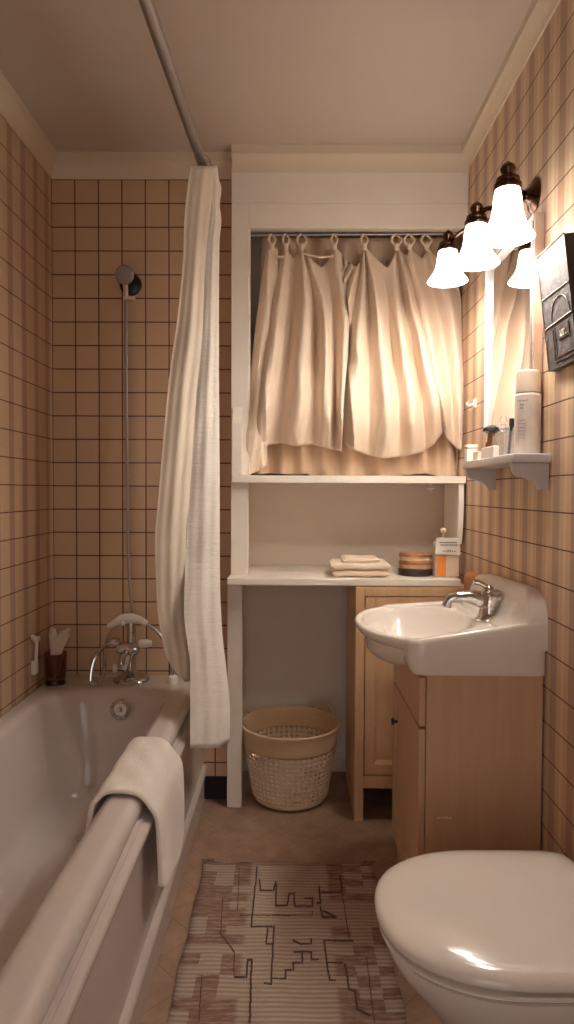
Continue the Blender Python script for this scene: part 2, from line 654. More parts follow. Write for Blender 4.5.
b.box(dx0 + .038, dx1 - .038, cy0 + .002, cy0 + .022, dz0, dz0 + .04, .002)
b.box(dx0 + .038, dx1 - .038, cy0 + .002, cy0 + .022, dz1 - .04, dz1, .002)
b.box(dx0 + .038, dx1 - .038, cy0 + .016, cy0 + .022, dz0 + .04, dz1 - .04)
b.prism([(cy0 + .016, dz0 + .04), (cy0 + .006, dz0 + .04), (cy0 + .016, dz0 + .055)], 'x', dx0 + .038, dx1 - .038)
b.prism([(dx0 + .038, cy0 + .016), (dx0 + .038, cy0 + .006), (dx0 + .052, cy0 + .016)], 'z', dz0 + .04, dz1 - .04)
d = b.build('door', M['woodc'], t)
B().lathe([(.006, 0), (.006, .012), (.014, .018), (.015, .024), (.002, .029)], (dx1 - .02, cy0 + .002, .56), (0, -1, 0), 14).build('knob', M['darkmetal'], d)
B().prism([(.676, .905), (.676, .985), (.682, 1.000), (.694, 1.008), (.7055, 1.008), (.7055, .905)], 'y', 2.56, 2.688, .004).build('side_ledge', M['woodblock'], t)['label'] = 'rounded orange wooden corner block'

# ================================================================== VANITY + BASIN
t = thing('vanity_cabinet', 'brown beech vanity cabinet under the white basin beside the toilet', 'cabinet', (.54, 2.14, 0))
vy0, vy1 = 1.90, 2.385
b = B()
b.box(.376, .700, vy0, vy0 + .018, 0, .806, .002)
b.box(.376, .700, vy1 - .018, vy1, 0, .806, .002)
b.box(.376, .700, vy0 + .018, vy1 - .018, .11, .128)
b.box(.40, .418, vy0 + .018, vy1 - .018, .128, .79)
b.box(.376, .390, vy0 + .0185, vy0 + .05, 0, .806, .001)
b.box(.376, .390, vy1 - .05, vy1 - .0185, 0, .806, .001)
b.build('body', M['woodv'], t)
b = B()
b.box(.356, .3745, vy0, vy1, .663, .80, .003)
b.build('drawer', M['woodv'], t)
b = B()
z0, z1 = .125, .655
b.box(.356, .3745, vy0, vy0 + .055, z0, z1, .002)
b.box(.356, .3745, vy1 - .055, vy1, z0, z1, .002)
b.box(.356, .3745, vy0 + .055, vy1 - .055, z0, z0 + .06, .002)
b.box(.356, .3745, vy0 + .055, vy1 - .055, z1 - .06, z1, .002)
b.box(.3615, .3745, vy0 + .055, vy1 - .055, z0 + .06, z1 - .06)
d = b.build('door', M['woodv'], t)
B().lathe([(.005, 0), (.005, .012), (.011, .012), (.012, .017), (.010, .021), (.002, .022)], (.356, vy1 - .105, .548), (-1, 0, 0), 14).build('knob', M['darkmetal'], d)
# small chipped paint mark on the near side
p = at(443, 816, vy0)
b = B()
for i in range(5):
    b.box(p.x - .018 + i * .008, p.x - .012 + i * .008, vy0 - .0006, vy0 + .0005, p.z - .002 + random.uniform(-.002, .002), p.z + .002 + random.uniform(0, .002))
b.build('scuff_mark', M['cream'], t)

# --- basin
t = thing('wash_basin', 'white ceramic wash basin with rounded front on the brown vanity cabinet', 'basin', (.5, 2.2, .806))
C0 = (.45, 2.2)


def bas_in(x, y, k):
    """inside test of the outer shape; k 0 = rim ... 1 = underside"""
    if x > .7055:
        return False
    hx = .250 - .012 * k ** 3; hy = .315 - .005 * k ** 2
    cxr = .572 + .002 * k ** 3
    q = (abs((x - cxr) / hx)) ** 16 + (abs((y - 2.2) / hy)) ** 16
    if q <= 1:
        return True
    a = .168 * (1 - .72 * k ** 1.15); bb = .285 * (1 - .6 * k ** 1.15)
    return ((x - .372) / a) ** 2 + ((y - 2.205) / bb) ** 2 <= 1


def bas_ring(k, inset, zf, N=160):
    out = []
    for i in range(N):
        th = 2 * pi * i / N
        dx, dy = cos(th), sin(th)
        lo_, hi_ = 0.0, .6
        for _ in range(22):
            m = (lo_ + hi_) / 2
            if bas_in(C0[0] + dx * m, C0[1] + dy * m, k):
                lo_ = m
            else:
                hi_ = m
        r = lo_ - inset
        x, y = C0[0] + dx * r, C0[1] + dy * r
        out.append(Vector((x, y, zf(x, y))))
    return out


def ztop(x, y=1.885):
    return .903 + max(0, x - .32) * .17 * (1 - .6 * max(0, min(1, (y - 1.885) / .6)))


def zin(x, y):
    e = ((x - .385) / .185) ** 2 + ((y - 2.2) / .262) ** 2
    deck = min(ztop(x, y) - .006, .918)
    if e < 1:
        return deck - .118 * (1 - e ** 2.2)
    return deck


rs = [bas_ring(1, .004, lambda x, y: .8075)]
for k in (1, .92, .8, .65, .5, .35, .2, .1):
    zz = .8095 + (1 - k) * .075
    rs.append(bas_ring(k, 0, lambda x, y, zz=zz, k=k: zz + (1 - k) * (ztop(x, y) - .905)))
rs.append(bas_ring(0, 0, lambda x, y: ztop(x, y) - .012))
rs.append(bas_ring(0, .003, lambda x, y: ztop(x, y) - .003))
rs.append(bas_ring(0, .009, lambda x, y: ztop(x, y)))
rs.append(bas_ring(0, .020, lambda x, y: ztop(x, y) - .001))
rs.append(bas_ring(0, .028, lambda x, y: min(ztop(x, y) - .006, .93)))
last = rs[-1]
NS = 40
for i in range(1, NS):
    s_ = 1 - i / NS
    s_ = s_ ** .8 * .97
    rs.append([Vector((.40 * (1 - s_) + p_.x * s_, 2.2 * (1 - s_) + p_.y * s_, 0)) for p_ in last])
    for p_ in rs[-1]:
        p_.z = zin(p_.x, p_.y)
b = B().rings(rs)
# arched splash-back against the wall
srs = []
for i in range(41):
    y = 1.8866 + (2.5134 - 1.8866) * (1 - cos(pi * i / 40)) / 2
    e = abs((y - 2.2) / .3142)
    h = .955 + (.098 - .018 * (y - 1.9) / .6) * max(0, 1 - e ** 7) ** .55
    sec = [(.7055, .88), (.60, .88), (.60, .928), (.612, .936), (.624, .946), (.636, .962), (.645, .982), (.650, 1.005), (.654, 1.030), (.660, 1.044), (.670, 1.052), (.684, 1.055), (.7055, 1.05)]
    ring = []
    for x, z_ in sec:
        zz = z_ if z_ <= .928 else .928 + (z_ - .928) * (h - .928) / (1.055 - .928)
        ring.append(Vector((x, y, zz)))
    srs.append(ring)
b.rings(srs)
basin = b.build('bowl', M['ceramic'], t, smooth=60)
B().lathe([(.022, 0), (.024, .003), (.018, .004), (.008, .0035)], (.40, 2.2, zin(.40, 2.2) + .0005), n=20).build('drain', M['chrome'], t)

# --- basin mixer tap
fx, fy, fz = .612, 2.13, .9185
t = thing('basin_mixer_tap', 'chrome basin mixer tap on the back ledge of the white wash basin', 'tap', (fx, fy, fz))
B().lathe([(.042, 0), (.042, .006), (.034, .012), (.028, .03), (.028, .045), (.036, .048), (.035, .056), (.035, .080), (.030, .090), (.016, .095), (.004, .097)], (fx, fy, fz), n=28).lathe([(.020, -.034), (.026, -.030), (.027, .030), (.021, .036)], (fx, fy, fz + .068), (1, 0, .1), 20).lathe([(.014, 0), (.016, .004), (.016, .016), (.010, .019)], (fx, fy - .032, fz + .07), (0, -1, 0), 18).build('body', M['chrome'], t)
B().tube([(fx - .015, fy, fz + .062), (fx - .05, fy, fz + .072), (fx - .09, fy, fz + .073), (fx - .122, fy, fz + .064), (fx - .132, fy, fz + .042)], [.028, .024, .019, .017, .014, .015], 16, smooth=5).build('spout', M['chrome'], t)
B().tube([(fx + .01, fy, fz + .092), (fx - .008, fy, fz + .106), (fx - .030, fy + .004, fz + .118), (fx - .046, fy + .006, fz + .120)], [.010, .008, .008, .009], 10, smooth=4).sphere((fx, fy, fz + .092), .019, 14).build('lever', M['chrome'], t)
B().tube([(fx + .030, fy - .012, fz + .0), (fx + .030, fy - .012, fz + .085)], .003, 8).sphere((fx + .030, fy - .012, fz + .09), .0065, 10).build('pop_up_rod', M['chrome'], t)

# ================================================================== TOILET
t = thing('toilet', 'white ceramic toilet with closed lid by the right wall', 'toilet', (.45, 1.455, 0))
TY = 1.448


def toi(hw, x0, x1, z, n=72, ex=2.3, zc=0.0):
    """D-shaped ring: round front at x0, squarer back at x1"""
    out = []
    x0 += .006
    cxm = x0 + (x1 - x0) * .55
    for i in range(n):
        th = 2 * pi * i / n
        c, s_ = cos(th), sin(th)
        if c < 0:
            e = ex; hx = cxm - x0
        else:
            e = 9; hx = x1 - cxm
        r = (abs(c / hx) ** e + abs(s_ / hw) ** e) ** (-1 / e)
        x, y = cxm + c * r, TY + s_ * r
        out.append(Vector((x, y, z + zc)))
    return out


b = B()
rs = [toi(.10, .36, .69, .001), toi(.105, .345, .69, .03), toi(.105, .345, .69, .09), toi(.115, .33, .69, .16), toi(.145, .30, .69, .22), toi(.185, .25, .69, .28), toi(.208, .21, .69, .33), toi(.217, .196, .69, .36), toi(.219, .194, .69, .374), toi(.205, .208, .69, .381)]
b.rings(rs).build('bowl', M['ceramic'], t, smooth=60)
rs = [toi(.206, .206, .66, .383), toi(.224, .188, .67, .384), toi(.229, .183, .67, .390), toi(.226, .186, .67, .3965), toi(.206, .206, .66, .398)]
B().rings(rs).build('seat', M['ceramic'], t, smooth=60)
rs = [toi(.20, .21, .675, .4045), toi(.226, .184, .684, .4050), toi(.234, .177, .688, .411), toi(.234, .177, .689, .418), toi(.231, .180, .687, .425), toi(.224, .187, .682, .4305), toi(.212, .198, .672, .4350), toi(.195, .214, .655, .4390), toi(.17, .24, .63, .4430), toi(.13, .28, .59, .4460), toi(.08, .33, .54, .4478), toi(.03, .40, .47, .4485)]
B().rings(rs).build('lid', M['ceramic'], t, smooth=60)
for s_ in (-1, 1):
    B().lathe([(.013, -.02), (.014, -.018), (.014, .018), (.013, .02)], (.693, TY + s_ * .08, .403), (0, 1, 0), 14).build('hinge', M['chrome'], t)

# ================================================================== BATH TUB
t = thing('bathtub', 'white built-in bathtub with moulded front panel along the left wall', 'bathtub', (-.68, 1.8, 0))
TX0, TX1, TY0, TY1, TZ = XL + .001, -.384, .80, YB - .001, .540


def rrect(x0, x1, y0, y1, r, z, nc=8, ns=14):
    pts = []

    def seg(a, b_):
        for i in range(ns):
            q = i / ns
            pts.append((a[0] + (b_[0] - a[0]) * q, a[1] + (b_[1] - a[1]) * q))

    def arc(cx, cy, a0):
        for i in range(nc):
            a = a0 + pi / 2 * i / nc
            pts.append((cx + r * cos(a), cy + r * sin(a)))
    seg((x1, y0 + r), (x1, y1 - r)); arc(x1 - r, y1 - r, 0)
    seg((x1 - r, y1), (x0 + r, y1)); arc(x0 + r, y1 - r, pi / 2)
    seg((x0, y1 - r), (x0, y0 + r)); arc(x0 + r, y0 + r, pi)
    seg((x0 + r, y0), (x1 - r, y0)); arc(x1 - r, y0 + r, 3 * pi / 2)
    return [Vector((p_[0], p_[1], z)) for p_ in pts]


ix0, ix1, iy0, iy1 = XL + .075, -.482, .92, 2.640
rs = [rrect(TX0, TX1 - .02, TY0, TY1, .01, .492),
      rrect(TX0, TX1, TY0, TY1, .012, .494),
      rrect(TX0, TX1 + .004, TY0, TY1, .014, .505),
      rrect(TX0, TX1 + .002, TY0, TY1, .014, .520),
      rrect(TX0 + .002, TX1 - .006, TY0 + .004, TY1 - .001, .018, .532),
      rrect(TX0 + .004, TX1 - .018, TY0 + .008, TY1 - .003, .022, .5385),
      rrect(TX0 + .010, TX1 - .030, TY0 + .02, TY1 - .01, .03, .5405),
      rrect(ix0 - .030, ix1 + .030, iy0 - .03, iy1 + .045, .10, .5400),
      rrect(ix0 - .012, ix1 + .020, iy0 - .01, iy1 + .020, .13, .5365),
      rrect(ix0 - .002, ix1 + .006, iy0, iy1 + .004, .14, .527),
      rrect(ix0 + .004, ix1 - .003, iy0 + .01, iy1 - .006, .145, .510),
      rrect(ix0 + .012, ix1 - .012, iy0 + .04, iy1 - .018, .15, .47),
      rrect(ix0 + .022, ix1 - .022, iy0 + .10, iy1 - .034, .15, .40),
      rrect(ix0 + .034, ix1 - .034, iy0 + .18, iy1 - .052, .15, .30),
      rrect(ix0 + .050, ix1 - .050, iy0 + .26, iy1 - .075, .14, .21),
      rrect(ix0 + .075, ix1 - .075, iy0 + .32, iy1 - .11, .12, .160),
      rrect(ix0 + .11, ix1 - .11, iy0 + .38, iy1 - .15, .09, .142),
      rrect(ix0 + .17, ix1 - .17, iy0 + .45, iy1 - .22, .04, .137)]
B().rings(rs, cap0=False).build('tub_shell', M['tub'], t, smooth=60)
prof = [(-.43, .001), (-.372, .001), (-.368, .006), (-.368, .120), (-.366, .128), (-.355, .134), (-.354, .148), (-.362, .156), (-.373, .160), (-.374, .20), (-.374, .43), (-.372, .450), (-.360, .456), (-.354, .463), (-.354, .474), (-.360, .480), (-.374, .484), (-.374, .488), (-.372, .4905), (-.43, .4905)]
B().prism(prof, 'y', TY0 + .01, TY1).build('front_panel', M['tubpanel'], t, smooth=50)
# overflow
p = at(121, 709, 2.612)
ov = Vector((p.x, 2.606, p.z))
ax = Vector((0, -1, .22)).normalized()
B().lathe([(.040, 0), (.040, .004), (.036, .009), (.026, .012), (.024, .008), (.008, .008), (.006, .014), (.001, .016)], ov, ax, 28).build('overflow', M['chrome'], t)
B().lathe([(.030, 0), (.030, .004), (.020, .005), (.004, .003)], (-.70, 2.28, .1375), n=24).build('drain', M['chrome'], t)

# ================================================================== TOWEL on rim
path = [(-.503, .455), (-.501, .50), (-.495, .530), (-.482, .547), (-.462, .5535), (-.44, .555), (-.41, .555), (-.388, .549), (-.372, .535), (-.358, .51), (-.345, .482), (-.341, .44), (-.341, .38), (-.341, .31), (-.343, .24)]
pv = catmull([Vector((a, 0, c)) for a, c in path], 4)
NV = len(pv)
rows = []
NU = 30
for j in range(NU + 1):
    q = j / NU
    row = []
    for i, v in enumerate(pv):
        f_ = i / (NV - 1)
        y0 = 1.700 - .03 * max(0, .25 - f_) * 4 + .0 * f_
        y1 = 2.085 - .045 * max(0, f_ - .45) ** 1.2 + .012 * sin(f_ * 9)
        y = y0 + (y1 - y0) * q
        z = v.z
        x = v.x
        if f_ > .55:       # outer flap: uneven hem
            hem = interp([(0, .315), (.25, .255), (.5, .225), (.75, .235), (1, .29)], q)
            g_ = (.53 - v.z) / (.53 - .24)
            if g_ > 0:
                z = .53 - (.53 - hem) * g_
            x += .006 * max(0, g_) * sin(q * 8 + 1) + .006 * max(0, g_)
        if f_ < .16:
            x -= .004
        z += .0015 * sin(q * 17 + i * .4)
        row.append(Vector((x, y, z)))
    rows.append(row)
o = B().grid(rows).build('bath_towel', M['terry'], origin=(-.41, 1.9, .54), solid=.013, smooth=70)
tag(o, 'white terry towel draped over the front rim of the bathtub', 'towel')
o.modifiers.new('round', 'SUBSURF').render_levels = 1

# ================================================================== SHOWER ROD + CURTAIN
RZ = 2.500
pa = atz(150, 0, RZ); pb = atz(206, 163, RZ)
dr = (pb - pa)
pn = pa - dr * ((pa.y - YN - .001) / dr.y)
pf = pa + dr * ((YB - .001 - pa.y) / dr.y)
pf.x -= .016
t = thing('curtain_rod', 'grey metal shower curtain rod running overhead along the tub edge', 'rod', pf)
B().tube([pn, pf], .0175, 20).build('pole', M['steel'], t)
B().lathe([(.0195, 0), (.0195, .006), (.0185, .010), (.0182, .028)], pf, (0, -1, 0), 20).build('wall_flange', M['steel'], t)


def rodx(y):
    return pa.x + dr.x * (y - pa.y) / dr.y


LEFT = [(166, 191), (190, 187), (226, 184), (260, 183), (320, 177), (374, 169.5), (453, 162), (500, 158), (537, 155), (580, 156), (615, 158), (645, 163), (674, 169), (688, 180)]
BOUND = [(166, 213), (195, 211), (259, 204), (332, 201), (392, 195), (459, 190.5), (520, 187), (589, 184.5), (618, 184), (640, 187), (663, 190), (700, 190), (748, 190)]
RIGHT = [(166, 217), (180, 219), (189, 221.5), (205, 219.5), (220, 221.5), (241, 219.5), (362, 219), (459, 219.8), (589, 220.5), (637, 223), (700, 230), (737, 230), (748, 228)]
t = thing('shower_curtain', 'white crinkled shower curtain bunched on the rod beside the tub', 'shower curtain', (-.31, 2.5, .47))


def ysheet(py):
    return interp([(166, 2.455), (400, 2.435), (560, 2.40), (680, 2.29), (748, 2.23)], py)


def sheet(xl, xr, py0, hem, npl, dy, ybase, ridges, amp, nm, mat, nrow=110):
    rows = []
    N = 46
    for i in range(nrow + 1):
        q = i / nrow
        row = []
        for k in range(npl):
            for j in range(N + (1 if k == npl - 1 else 0)):
                u = j / N
                s_ = (1 - cos(pi * u)) / 2 * .35 + u * .65
                # first ply runs from the left edge to the right edge, the next comes back
                su = s_ if k % 2 == 0 else 1 - s_
                bott = hem(su)
                py = py0 + (bott - py0) * q
                a, c = sinterp(xl, py), sinterp(xr, py)
                px = a + (c - a) * su
                if k > 0:
                    lo_ = interp([(0, .06), (.7, .10), (.9, .30), (1, .32)], q)
                    px = a + (c - a) * (lo_ + (.94 - lo_) * su)
                Y = ybase(py) + dy * (k + u) * interp([(0, .8), (1, 1.15)], q)
                w_ = amp * (.35 + .65 * min(1, q * 3))
                Y += w_ * sin(2 * pi * ridges * su + .8 * sin(q * 3 + k)) * (.6 + .4 * sin(q * 5 + k))
                Y += .35 * w_ * sin(2 * pi * ridges * 2.3 * su + 2 * q + k * 2)
                Y += .004 * sin(q * 38 + su * 7) * q
                Y -= .010 * sin(pi * su)
                row.append(at(px, py, Y))
        rows.append(row)
    return B().grid(rows).build(nm, mat, t, solid=.0016, smooth=75)


sheet(BOUND, RIGHT, 165.5, lambda s: 748 - 6 * max(0, s - .75) * 4 * (1 if s > .75 else 0), 5, .044, ysheet, 1.3, .004, 'fabric', M['shower'])
sheet(LEFT, [(a, c + 1.5) for a, c in BOUND], 166, lambda s: interp([(0, 652), (.25, 670), (.6, 682), (1, 681)], s), 5, .044,
      lambda py: interp([(166, 2.41), (400, 2.375), (560, 2.36), (688, 2.39)], py), 1.3, .006, 'liner', M['liner'])
for i in range(7):
    y = 2.478 + i * .042
    x = rodx(y)
    ring = [(x + .020 * cos(a), y + .004 * sin(3 * a), RZ - .008 + .024 * sin(a)) for a in [2 * pi * k / 20 for k in range(20)]]
    B().tube(ring, .0018, 6, close=True).build('ring', M['chrome'], t)

# ================================================================== TAN CURTAIN IN THE OPENING
b = B()
pl_, pr_ = at(250, 235.5, 2.83), at(456, 234, 2.83)
b.tube([pl_, pr_], .0038, 10)
b.tube([(pl_.x - .001, 2.83, pl_.z), (pl_.x + .004, 2.83, pl_.z)], .008, 12)
tag(b.build('curtain_rail', M['steel'], origin=((pl_.x + pr_.x) / 2, 2.83, pl_.z)), 'thin metal rail under the white header carrying the tan curtain', 'rail')

t = thing('alcove_curtain', 'gathered tan cotton curtain with ballooned hem closing the upper alcove', 'curtain', (.24, 2.85, 1.385))


def fold_panel(xl, xr, top, hem, ridges, Y0, amp, nm='panel', nu=130, nv=90, seed=0, mat='curtain', tuck=.06, power=1.0):
    """ridges: list of tables (py -> px) of fold crests"""
    rnd = random.Random(seed)
    ph = [rnd.uniform(0, 6.28) for _ in range(6)]
    rows = []
    for i in range(nv + 9):
        row = []
        for j in range(nu + 1):
            u = j / nu
            tt = min(1.0, i / nv)
            xt = interp(xl, 240) + (interp(xr, 240) - interp(xl, 240)) * u
            # position along the drop
            pyt = top(xt)
            xb = interp(xl, 440) + (interp(xr, 440) - interp(xl, 440)) * u
            pyb = hem(xb)
            py = pyt + (pyb - pyt) * tt
            a, c = sinterp(xl, py), sinterp(xr, py)
            px = a + (c - a) * u
            # phase between fold crests
            cr = [sinterp(r_, py) for r_ in ridges]
            if px <= cr[0]:
                phs = (px - cr[0]) / max(6, (cr[1] - cr[0]) if len(cr) > 1 else 20)
            elif px >= cr[-1]:
                phs = (px - cr[-1]) / max(6, (cr[-1] - cr[-2]) if len(cr) > 1 else 20)
            else:
                phs = 0
                for k in range(len(cr) - 1):
                    if cr[k] <= px <= cr[k + 1]:
                        phs = (px - cr[k]) / (cr[k + 1] - cr[k])
            w_ = .5 + .5 * cos(2 * pi * phs)
            w_ = w_ ** power
            A = amp * interp([(0, .35), (.25, .75), (.6, 1), (.85, 1.0), (1, .65)], tt)
            Y = Y0 - A * w_
            Y += .006 * sin(px * .23 + py * .035 + ph[0]) + .004 * sin(px * .11 - py * .09 + ph[1]) * tt 
            # long creases fanning down from the loops
            n1 = mn.noise(Vector((px * .060 - py * .004, py * .006, seed * 7.3)))
            n2 = mn.noise(Vector((px * .17 + py * .02, py * .016, seed * 3.1 + 20)))
            Y -= (.022 * (1 - abs(n1) * 2.2) + .004 * (1 - abs(n2) * 2.0)) * interp([(0, .25), (.2, .7), (1, 1)], tt) * (mat == 'curtain')
            # balloon above the hem
            Y -= .034 * (sin(pi * min(1, max(0, (tt - .55) / .45)) ** 1.3)) * (tuck > 0)
            if i > nv and tuck:
                g_ = (i - nv) / 8
                ang = g_ * pi * .95
                Y += tuck * (1 - cos(ang)) / 2
                py = py + 3.0 * sin(ang) - 7 * max(0, g_ - .5)
            elif i > nv:
                py = py
            p_ = at(px, py, Y)
            p_.y = min(max(p_.y, 2.70), 2.95) if mat == 'curtain' else p_.y
            if p_.x > XR - .004:
                p_.x = XR - .004
            row.append(p_)
        rows.append(row)
    return B().grid(rows).build(nm, M[mat], t, solid=.002, smooth=80)


G = [272, 286, 302, 334, 364, 396, 409, 426, 444]


def topline(x):
    # pinned up at each loop, sagging between
    prev = None
    for a, c in zip(G, G[1:]):
        if a <= x <= c:
            q = (x - a) / (c - a)
            return 247 + (min(c - a, 30) * .62) * (.45 * sin(pi * q) + .65 * (1 - abs(2 * q - 1)))
    return 247


# left strip
fold_panel([(240, 268), (300, 259), (380, 250), (440, 246), (475, 245)], [(240, 278), (300, 277), (340, 273), (400, 266), (475, 268)], lambda x: 248,
           lambda x: interp([(245, 474), (258, 468), (270, 460)], x), [[(240, 270), (300, 264), (400, 255), (474, 250)], [(240, 284), (300, 290), (400, 284), (474, 276)]], 2.870, .045, seed=1, nu=40, tuck=.02)
# first big panel
fold_panel([(240, 277), (290, 272), (340, 266), (400, 257), (440, 252)], [(240, 337), (300, 349), (350, 348), (400, 344), (440, 342)], topline,
           lambda x: interp([(250, 455), (258, 449), (268, 442), (281, 440), (296, 443), (312, 441), (328, 445), (345, 449)], x),
           [[(250, 286), (300, 281), (350, 274), (400, 266), (450, 258)],
            [(250, 302), (300, 306), (350, 304), (400, 300), (450, 296)],
            [(250, 306), (300, 322), (350, 326), (400, 328), (450, 328)],
            [(250, 334), (300, 342), (350, 343), (400, 342), (450, 341)]], 2.895, .085, seed=2, power=.75)
# second big panel, overlapping the first
fold_panel([(240, 334), (290, 346), (330, 350), (360, 346), (400, 339), (440, 338)], [(240, 404), (300, 418), (350, 430), (400, 440), (440, 443)], topline,
           lambda x: interp([(337, 426), (345, 441), (354, 447), (368, 452), (385, 455), (405, 453), (422, 449), (434, 441), (443, 430)], x),
           [[(250, 364), (300, 362), (350, 358), (400, 354), (450, 354)],
            [(250, 366), (300, 376), (350, 381), (400, 384), (450, 386)],
            [(250, 394), (300, 396), (350, 403), (400, 411), (450, 413)],
            [(250, 399), (300, 411), (350, 423), (400, 433), (450, 438)]], 2.892, .09, seed=3, power=.75)
# third panel against the wall
fold_panel([(240, 402), (290, 414), (340, 424), (400, 436), (445, 444)], [(240, 450), (300, 461), (340, 466), (375, 468), (410, 466), (445, 464)], topline,
           lambda x: interp([(440, 412), (448, 436), (456, 445), (466, 449)], x),
           [[(250, 409), (300, 421), (350, 432), (400, 442), (450, 448)],
            [(250, 430), (300, 448), (350, 456), (400, 459), (450, 460)]], 2.898, .07, seed=4, nu=80, tuck=.02)
# the hanging inner layer whose hem shows under the balloons
fold_panel([(240, 262), (475, 250)], [(240, 455), (475, 465)], lambda x: 238, lambda x: interp([(250, 475), (270, 473), (300, 474.5), (308, 473), (312, 476), (325, 475), (340, 475.5), (385, 476), (395, 475.5), (425, 473), (437, 476), (465, 475.5)], x),
           [[(240, 262), (474, 258)], [(240, 286), (474, 283)], [(240, 303), (474, 302)], [(240, 322), (474, 326)], [(240, 345), (474, 352)], [(240, 372), (474, 380)], [(240, 395), (474, 405)], [(240, 418), (474, 426)], [(240, 440), (474, 450)], [(240, 455), (474, 465)]],
           2.958, .055, seed=5, nm='inner_layer', mat='backcloth', tuck=0, nv=40)
for i, gx in enumerate(G[:8]):
    p1 = at(gx, 237, 2.83); 
    w_ = .020 if i in (2, 5, 6, 7) else .013
    pts = [(p1.x - w_ * .2, 2.822, pl_.z + .004), (p1.x - w_, 2.818, pl_.z - .018), (p1.x - w_ * .7, 2.816, pl_.z - .036), (p1.x, 2.812, pl_.z - .050), (p1.x + w_ * .7, 2.816, pl_.z - .036), (p1.x + w_, 2.822, pl_.z - .018), (p1.x + w_ * .2, 2.836, pl_.z + .004)]
    B().tube(pts, .0048, 8, smooth=5).sphere((p1.x, 2.810, pl_.z - .052), .011, 10, sc=(1, .8, 1.5)).build('loop', M['curtain'], t)
for a, c in ((302, 334), (272, 286)):
    p1, p2 = at(a, 253, 2.812), at(c, 256, 2.812)
    m_ = (p1 + p2) / 2; m_.z -= .012; m_.y -= .006
    B().tube([p1, m_, p2], .0045, 8, smooth=6).build('tie_cord', M['curtain'], t)

# ================================================================== BASKET
bx, by = -.005, 2.908
t = thing('laundry_basket', 'round woven straw laundry basket on the floor under the alcove shelf', 'basket', (bx, by, 0))


def brad(z):
    return interp([(0, .140), (.012, .153), (.03, .162), (.10, .174), (.20, .190), (.245, .195), (.34, .205)], z)


NA = 100
b = B()
bands = 23
z0_, z1_ = .032, .240
vs = []; fs = []
levels = []
for i in range(bands):
    # alternating solid / pierced rows
    levels.append(z0_ + (z1_ - z0_) * (i - (.10 if i % 2 else 0)) / (bands - 1))
for i, z in enumerate(levels):
    for j in range(NA):
        a = 2 * pi * (j + .0) / NA
        # skew columns slightly like a plaited weave
        r = brad(z) + (.0015 if (i + j) % 2 else -.0005)
        vs.append((bx + r * cos(a), by + r * sin(a), z))
for i in range(bands - 1):
    for j in range(NA):
        if i % 2 == 1 and j % 2 == 0:
            continue
        k = (j + 1) % NA
        fs.append((i * NA + j, i * NA + k, (i + 1) * NA + k, (i + 1) * NA + j))
b.add(vs, fs)
rs = [[Vector((bx + r * cos(2 * pi * j / NA), by + r * sin(2 * pi * j / NA), z)) for j in range(NA)] for r, z in [(.02, .006), (.13, .006), (.142, .006), (.153, .014), (brad(z0_), z0_)]]
b.rings(rs, True, False)
b.build('woven_body', M['basket'], t, solid=.0025, smooth=60)
b = B()
rs = [[Vector((bx + (brad(z) + .0012 + .0012 * (k % 2)) * cos(2 * pi * j / NA), by + (brad(z) + .0012 + .0012 * (k % 2)) * sin(2 * pi * j / NA), z)) for j in range(NA)] for k, z in enumerate([z1_ + (.323 - z1_) * q / 10 for q in range(11)])]
b.rings(rs, False, False).build('rim_band', M['basketband'], t, solid=.005, smooth=60)
B().tube([(bx + .208 * cos(2 * pi * j / 64), by + .208 * sin(2 * pi * j / 64), .324) for j in range(64)], .006, 8, close=True).build('rim', M['basketband'], t)
for ang in (38, 168):
    a0 = radians(ang)
    pts = []
    for i in range(9):
        q = i / 8
        a = a0 + (q - .5) * .75
        pts.append((bx + (.208 + .004 * sin(pi * q)) * cos(a), by + (.208 + .004 * sin(pi * q)) * sin(a), .314 + .044 * sin(pi * q) ** .6))
    B().tube(pts, .0055, 8, smooth=3).build('handle', M['basketband'], t)

# outlet low on the alcove wall behind the basket
p = at(340, 764, YA)
b = B().box(p.x - .02, p.x + .02, YA - .012, YA - .0005, p.z - .03, p.z + .03, .003).lathe([(.012, 0), (.012, .003), (.009, .002)], (p.x, YA - .012, p.z), (0, -1, 0), 14)
tag(b.build('wall_outlet', M['cream'], origin=(p.x, YA, p.z)), 'small pale socket low on the alcove wall right of the basket', 'outlet')

# ================================================================== RUG
z = .007
rx0, rx1, ry0, ry1 = -.305, .287, .86, 2.366
b = B()
N1, N2 = 24, 60
top = []
for i in range(N2 + 1):
    y = ry0 + (ry1 - ry0) * i / N2
    top.append([Vector((rx0 + (rx1 - rx0) * j / N1 + .003 * sin(y * 23) * (1 if j in (0, N1) else .3), y + .004 * sin(j * 1.3) * (1 if i in (0, N2) else 0), z + .001 * sin(y * 9 + j))) for j in range(N1 + 1)])
b.grid(top)


def P2(x, y):
    q = atz(150 + x / 2.126, 840 + y / 2.126, z + .002)
    return Vector((q.x, q.y, z + .0022))


